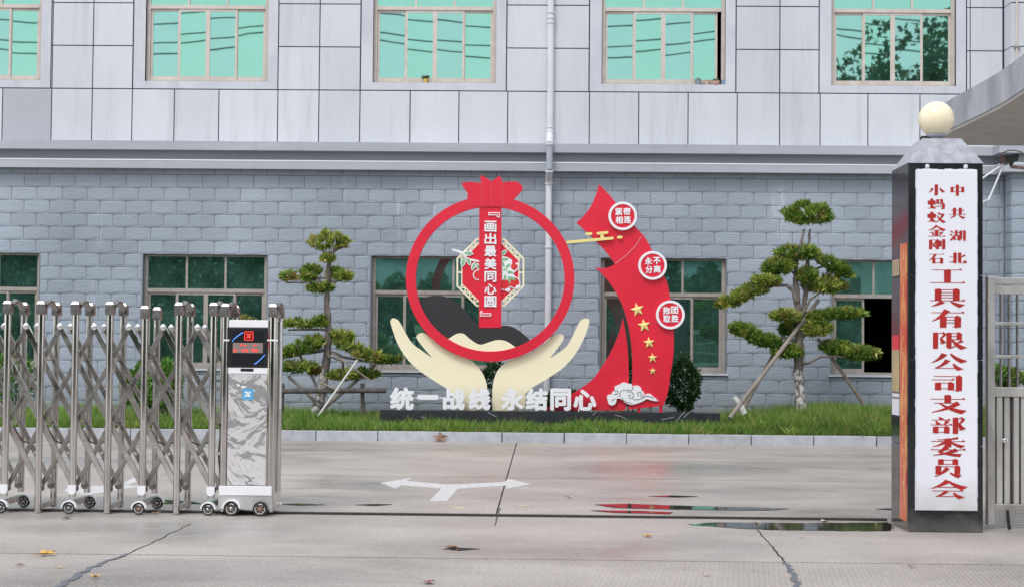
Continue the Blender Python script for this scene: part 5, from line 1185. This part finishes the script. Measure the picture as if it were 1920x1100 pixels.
# banner on the side face
pb0, pb1 = YP+.035, YP+.25
b = MB(); zt_, zb_b = P(1696,456,YP+.1).z, P(1696,975,YP+.1).z
b.box(xL-.004,xL-.0005,pb0,pb1,zb_b,zt_); bn = b.build('side_banner', M['poster'], pil)
b = MB(); r2 = random.Random(8); z = zb_b+.25
while z < zt_-.1:
    for q in range(3): y_ = pb0+.09+r2.uniform(-.02,.03); b.box(xL-.0055,xL-.0042,y_,y_+r2.uniform(.01,.04),z+q*.012,z+q*.012+.006)
    z += .115
b.build('faded_print', M['gold'], bn)
for y0, y1, m_, nm in ((487,517,mat('tan_patch',(.50,.40,.24),.4,c2=(.36,.28,.18),nscale=20),'side_patch'),(628,655,M['red'],'side_patch'),(655,733,mat('ochre_patch',(.55,.42,.20),.35,c2=(.42,.33,.19),nscale=8),'side_patch'),(737,743,M['board'],'side_patch'),(747,777,M['board'],'side_patch')):  # flat coloured plates on the rear half of the side face
    b = MB(); b.box(xL-.0025,xL-.0004,YP+.29,YP+PD-.03,P(1682,y1,YP+.4).z,P(1682,y0,YP+.4).z); b.build(nm, m_, pil)
lamp = empty('globe_lamp', 'cream glass globe lamp on top of the granite pillar', 'lamp'); lc = P(1755.5,223.5,YP+PD/2); lr = 33*(YP+PD/2)/F
b = MB(); prof = [(max(.004,lr*math.sin(PI*k/24)), -lr*math.cos(PI*k/24)) for k in range(1,24)]; b.lathe(prof, lc.x, lc.y, 36, cz=lc.z); b.build('globe', M['globe'], lamp, True)
zl = lc.z-lr; b = MB(); b.lathe([(.062,.012),(.068,.018),(.068,.034),(.055,.034)], lc.x, lc.y, 24, cz=zl-.016); b.build('collar', M['cap'], lamp, True)
b = MB(); b.lathe([(.03,zc1-zl),(.045,-.012),(.055,.0)], lc.x, lc.y, 20, cz=zl); b.build('base', M['metal_grey'], lamp, True)
b = MB(); q = P(1722,262,YP+.3); b.tube([(lc.x-.04,lc.y,zl-.005),(lc.x-.10,lc.y+.02,zc1+.03),(q.x,q.y,zc1-.03)], .010, 6); b.build('cable', M['rubber'], lamp, True)

# ------------------------------------------------------------------ steel side gate
sgt = empty('steel_side_gate', 'fixed stainless steel gate panel with bars beside the pillar', 'gate'); YV = YP+.30
def vx(px): return P(px,740,YV).x
def vz(py): return P(1885,py,YV).z
xE = vx(1849)+2.4
b = MB(); b.box(vx(1849.5),vx(1864),YV-.03,YV+.03,.03,vz(519),.004); b.build('stile', M['steel_gate'], sgt)
b = MB(); b.box(xE-.06,xE,YV-.03,YV+.03,.03,vz(519),.004); b.build('stile', M['steel_gate'], sgt)
for ya, yb, nm in ((521,533,'top_rail'),(536,552,'second_rail'),(603,609.5,'cross_rail'),(665,671,'cross_rail'),(725,743,'middle_rail'),(944,956,'bottom_rail')):
    b = MB(); t_ = .025 if yb-ya > 8 else .014; b.box(vx(1864),xE-.06,YV-t_,YV+t_,vz(yb),vz(ya),.004); b.build(nm, M['steel_gate'], sgt)
px = 1876.5; sp_ = vx(1892)-vx(1876.5); x = vx(1876.5)
bar_me = None
while x < xE-.08:
    if bar_me is None: o = MB().tube([(0,0,0),(0,0,1)], .0105, 8).build('bar', M['steel_dark'], sgt, True); bar_me = o.data; o.location = (x,YV,vz(725)); o.scale = (1,1,vz(552)-vz(725))
    else: inst('bar', bar_me, sgt, (x,YV,vz(725)), (1,1,vz(552)-vz(725)))
    x += sp_
x = vx(1865.5); pw = vx(1881)-vx(1865.5)
k = 0
while x+pw < xE-.06:
    b = MB(); zz0, zz1 = vz(944), vz(743)
    y0 = YV-.018 if k % 2 == 0 else YV-.004
    b.box(x+.009, x+pw-.009, y0, YV+.01, zz0, zz1, .006); b.build('sheet_rib', M['gate_panel'], sgt); x += pw; k += 1
b = MB(); b.box(vx(1864),xE-.06,YV+.0105,YV+.014,vz(944),vz(743)); b.build('backing_sheet', M['iron'], sgt)
b = MB(); p = P(1885,825,YV-.03); b.lathe([(.02,0),(.018,-.012),(.006,-.016)], p.x, YV-.017, 12, 'y', p.z); b.build('dent', M['chrome'], sgt, True)
b = MB(); z = .02
while z < vz(956): b.tube([(vx(1864),YV,z),(xE-.06,YV,z)], .0022, 4); z += .019
x = vx(1864)
while x < xE-.06: b.tube([(x,YV,.01),(x,YV,vz(956))], .0022, 4); x += .019
tag(b.build('wire_mesh', M['steel_gate'], sgt), kind='stuff')
b = MB(); b.tube([P(1889,956,YV-.04),P(1890,972,YV-.05),P(1893,992,YV-.05)], .012, 6); tag(b.build('black_hose', M['rubber'], None, True), 'short black hose hanging under the steel gate rail', 'hose')

# ------------------------------------------------------------------ canopy over the guard post
cn = empty('entrance_canopy', 'grey concrete canopy with curved edge at the upper right', 'canopy'); ZC = 3.7
near = [Q(x_, y_, ZC) for x_, y_ in ((1768,256),(1785,246),(1812,233.5),(1840,220),(1868,206),(1896,189.5),(1920,173),(1950,150))]
d_ = (near[-1]-near[-2]); ext = near[-1]+d_*3.5; yfar = Q(1850,274,ZC).y
near.append(ext); poly = [(p.x,p.y) for p in near]+[(ext.x+4,ext.y),(ext.x+4,yfar),(near[0].x,yfar)]
b = MB(); n = len(poly); hC = .36; e2 = .02
b.add([(x,y,ZC+.035) for x,y in poly]+[(x,y,ZC+hC) for x,y in poly], [tuple(range(n-1,-1,-1)),tuple(range(n,2*n))]+[(i,(i+1)%n,(i+1)%n+n,i+n) for i in range(n)]); b.build('fascia', M['canopy'], cn)
cxx = sum(p[0] for p in poly)/n; cyy = sum(p[1] for p in poly)/n
b = MB(); ins = [(x+(cxx-x)*.02, y+(cyy-y)*.02) for x,y in poly]
b.add([(x,y,ZC) for x,y in ins]+[(x,y,ZC+.036) for x,y in ins], [tuple(range(n-1,-1,-1)),tuple(range(n,2*n))]+[(i,(i+1)%n,(i+1)%n+n,i+n) for i in range(n)]); b.build('soffit', M['canopy_low'], cn)
b = MB(); b.box(6.9,8.6,yfar-2.2,yfar-.2,0,ZC-.001); b.build('supporting_wall', M['surround'], cn)

# ------------------------------------------------------------------ floodlight bracket behind pillar
fl = empty('floodlight', 'dark hooded floodlight on white rods behind the granite pillar', 'floodlight'); YF = YP+.9
fp = lambda x_, y_, o=0: P(x_, y_, YF+o)
b = MB(); vs = []
hood = [(1872,293),(1880,286),(1890,281.5),(1900,281),(1909,282.5),(1917,285)]
for yy in (-.12,.12):
    for x_, y_ in hood: vs.append(fp(x_, y_, yy)); 
    for x_, y_ in hood[::-1]: vs.append(fp(x_, y_+2.5, yy))
n = 12; b.add(vs, [tuple(range(n)),tuple(range(2*n-1,n-1,-1))]+[(i,(i+1)%n,(i+1)%n+n,i+n) for i in range(n)]); b.build('hood', M['rail'], fl)
b = MB(); q = [fp(1877,294),fp(1906,291),fp(1903,304),fp(1892,308),fp(1881,307)]; b.prism([(p.x,p.z) for p in q], YF-.08, YF+.08); b.build('lamp_body', M['black_plastic'], fl)
b = MB(); b.tube([fp(1907,289),fp(1904,300),fp(1897,306),fp(1895,312)], .012, 6); b.build('yoke', M['black_plastic'], fl)
b = MB(); b.tube([fp(1895,313),fp(1930,316)], .014, 6); b.build('arm', M['rust'], fl)
pr_ = P(1838,337,YP+PD-.01)
b = MB(); b.tube([fp(1881,308),(pr_.x,YP+PD-.02,pr_.z)], .007, 6); b.build('rod', M['tape'], fl)
b = MB(); b.tube([fp(1882,309),fp(1854,374),(P(1838,381,YP+PD).x,YP+PD-.02,P(1838,381,YP+PD).z)], .007, 6); b.build('rod', M['tape'], fl)

# ------------------------------------------------------------------ fallen leaves
def leaf_mesh(seed):
    r = random.Random(seed); pts = []; n = 5
    for k in range(n*2):
        a = 2*PI*k/(2*n)+PI/2; q = (1 if k % 2 == 0 else .42)*r.uniform(.75,1.1); pts.append((q*math.cos(a)*1.2, q*math.sin(a)*.8, r.uniform(.02,.34)))
    vs = [(0,0,.03)]+pts; fs = [(0,i+1,(i+1)%(2*n)+1) for i in range(2*n)]; m0 = len(vs)
    vs += [(0,-.05,.05),(-.9,-.9,.25),(-.86,-.93,.28)]; fs += [(m0,m0+1,m0+2)]
    b = MB(); b.add(vs, fs); return b
LC = {'orange':((.60,.30,.06),(.72,.46,.14)),'brown':((.22,.10,.05),(.35,.20,.12)),'yellow':((.72,.42,.06),(.80,.55,.2)),'red':((.26,.035,.04),(.38,.10,.09)),'pale':((.55,.40,.30),(.68,.55,.45))}
lm = {k: mat('dry_leaf_'+k, v[0], .6, c2=v[1], nscale=30) for k, v in LC.items()}
for px, py, s, c, lab in ((84,1041,.075,'orange','large curled orange leaf lying on the road at the lower left'),(38,1060,.035,'brown','small brown leaf left of the large orange one'),(112,1064,.028,'yellow','tiny yellow leaf below the large orange one'),(178,1083,.042,'orange','orange leaf at the edge of the long tar crack'),
    (125,972,.060,'brown','dark brown leaf in front of a gate wheel'),(293,963,.045,'brown','reddish leaf beside the rusty gate wheel'),(831,823,.10,'brown','large dry leaf leaning on the kerb stones'),(1068,934,.05,'pale','pale thin leaf on the wet road past the arrow'),
    (1214,1006,.055,'orange','orange leaf alone on the road before the rail'),(1545,980,.06,'pale','pale leaf floating on the dark puddle'),(1420,981,.035,'pale','pinkish leaf at the left part of the dark puddle'),(803,1093,.065,'red','dark red leaf at the bottom edge of the road'),
    (1503,1009,.022,'red','tiny red leaf below the dark puddle'),(848,1028,.05,'brown','dark soaked leaf in the small mid-road puddle'),(1709,1063,.03,'brown','small brown fleck of leaf on the road joint before the pillar'),(1324,1079,.035,'pale','faint pale leaf near the second tar crack'),
    (1475,843,.03,'yellow','tiny yellow leaf on the gutter strip near the kerb'),(1377,841,.022,'red','tiny reddish leaf in the gutter before the kerb')):
    b = leaf_mesh(int(px)); o = b.build('fallen_leaf', lm[c]); q = Q(px,py,0); o.location = (q.x,q.y,.006); o.scale = (s,s,s*(1 if py != 823 else 1)); o.rotation_euler = (0,0,random.uniform(0,6.28))
    if py == 823: o.rotation_euler = (1.2,0,.2); o.location = (q.x, YK-.04, .06)
    tag(o, lab, 'leaf', 'fallen leaves on the road')

# ------------------------------------------------------------------ what stands across the street (seen in the windows), plus added hedges
for k, (z, y, sag) in enumerate(((14.35,-9,.75),(13.62,-9.4,.7),(13.35,-9.0,.95))):
    b = MB(); pts = []
    for i in range(97):
        x = -44.2+88.4*i/96; u = ((x+8.75)%17.8)/17.8; pts.append((x, y, z-sag*4*u*(1-u)))
    b.tube(pts, .028, 5); tag(b.build('power_cable', M['rubber']), ('topmost thin cable of the three crossing the street','middle cable of the three crossing the street','lowest cable of the three crossing the street')[k], 'cable', 'power cables mirrored in the upper windows')
for x, side in ((-26.55,'far left'),(-8.75,'left middle'),(9.05,'right middle'),(26.85,'far right')):
    b = MB(); b.tube([(x,-9.2,0),(x,-9.2,14.6)],[.17,.11],10); o = b.build('utility_pole', M['canopy'], None, True)
    tag(o, 'concrete utility pole across the street, the '+side+' one of four', 'pole', 'utility poles across the street')
pt = empty('plane_tree', 'plane tree across the street mirrored in the upper right window', 'tree')
b = MB(); b.tube([(17.5,-10,0),(17.3,-10,4),(17,-10,8),(16.4,-10,11.5)],[.28,.22,.15,.05],8)
for k in range(26):
    a = random.uniform(0,6.28); z0 = random.uniform(6,10); L = random.uniform(2,4.6); b.tube([(17.1,-10,z0),(17+L*.6*math.cos(a),-10+L*.6*math.sin(a),z0+L*.35),(17+L*math.cos(a),-10+L*math.sin(a),z0+L*.62)],[.06,.03,.012],5)
b.build('trunk', M['bark'], pt, True)
n = 7500; u = rng.normal(size=(n,3)); u /= np.linalg.norm(u,axis=1,keepdims=True); rad = rng.uniform(.15,1,(n,1))**.5
pos = u*rad*np.array([6.9,4.2,4.5])+np.array([15.9,-10,10.0]); 
ph = np.sin(pos[:,0]*1.3+.5)*np.sin(pos[:,2]*1.6)+.35*np.sin(pos[:,0]*3.3+pos[:,2]*2.7); pos = pos[ph > -.6]; n = len(pos)
Vs = []; ang = np.arange(10)*2*PI/10; rr0 = np.where(np.arange(10)%2==0, 1, .5)
ax = rng.normal(size=(n,3)); ax /= np.linalg.norm(ax,axis=1,keepdims=True); bx = np.cross(ax, rng.normal(size=(n,3))); bx /= np.linalg.norm(bx,axis=1,keepdims=True); cx_ = np.cross(ax,bx); sz = rng.uniform(.12,.22,n)
Vp = pos[:,None,:]+(bx[:,None,:]*(np.cos(ang)*rr0)[None,:,None]+cx_[:,None,:]*(np.sin(ang)*rr0)[None,:,None])*sz[:,None,None]
color_mesh('crown', Vp.reshape(-1,3), np.arange(10*n).reshape(n,10), pal([(.03,.07,.02),(.05,.11,.03),(.12,.12,.04)],[3,3,1],n,.3), M['leaf'], pt)
# unseen hedges left and right, added for dark bands in the steel reflections
def hedge(x0, x1, side):
    n = 9000; x = rng.uniform(x0,x1,n); z = rng.uniform(0,1,n)**.8*(2.3+.2*np.sin(x*2)); y = -6.5+rng.normal(0,.35,n)
    d = rng.normal(size=(n,3)); d /= np.linalg.norm(d,axis=1,keepdims=True); L = rng.uniform(.12,.24,n)
    V, Fc = blades(np.stack([x,y,z],1), d, L, L*.6); tag(color_mesh('hedge', V, Fc, pal([(.02,.05,.018),(.035,.08,.025)],[1,1],n,.3), M['leaf']), 'added unseen hedge behind the viewpoint, darkening reflections in the gate steel, '+side+' stretch', 'hedge', kind='stuff')
hedge(-22,-7.5,'left'); hedge(6.5,22,'right')
# evergreen belt: dense masses
b_cols = [(.045,.10,.045),(.06,.125,.055),(.075,.145,.06)]
def belt():
    n = 90000; x = rng.uniform(-25,24,n); h = 6.3+.7*np.sin(x*.9)+.5*np.sin(x*2.3+1)
    for c0, w0, hh0 in ((-5.4,2.6,3.9),(6.8,1.6,4.4),(13.6,1.6,3.9)): h = np.where(np.abs(x-c0) < w0, hh0+.35*np.sin(x*4), h)
    z = rng.uniform(0,1,n)**.8*h; y = -15+rng.normal(0,.5,n)
    d = rng.normal(size=(n,3)); d /= np.linalg.norm(d,axis=1,keepdims=True); L = rng.uniform(.2,.34,n)
    V, Fc = blades(np.stack([x,y,z],1), d, L, L*.6); tag(color_mesh('evergreen_belt', V, Fc, pal(b_cols,[3,3,1],n,.3), M['leaf']), 'dark evergreen belt across the street mirrored in the lower windows', 'trees', kind='stuff')
belt()
oh = empty('warehouse', 'low pale warehouse across the street behind the evergreen belt', 'building')
b = MB(); b.box(-34,34,-32,-26,0,5.6); b.build('wall', M['surround'], oh); b = MB(); b.box(-34.4,34.4,-32.4,-25.6,5.6,5.9); b.build('roof', M['cornice'], oh)
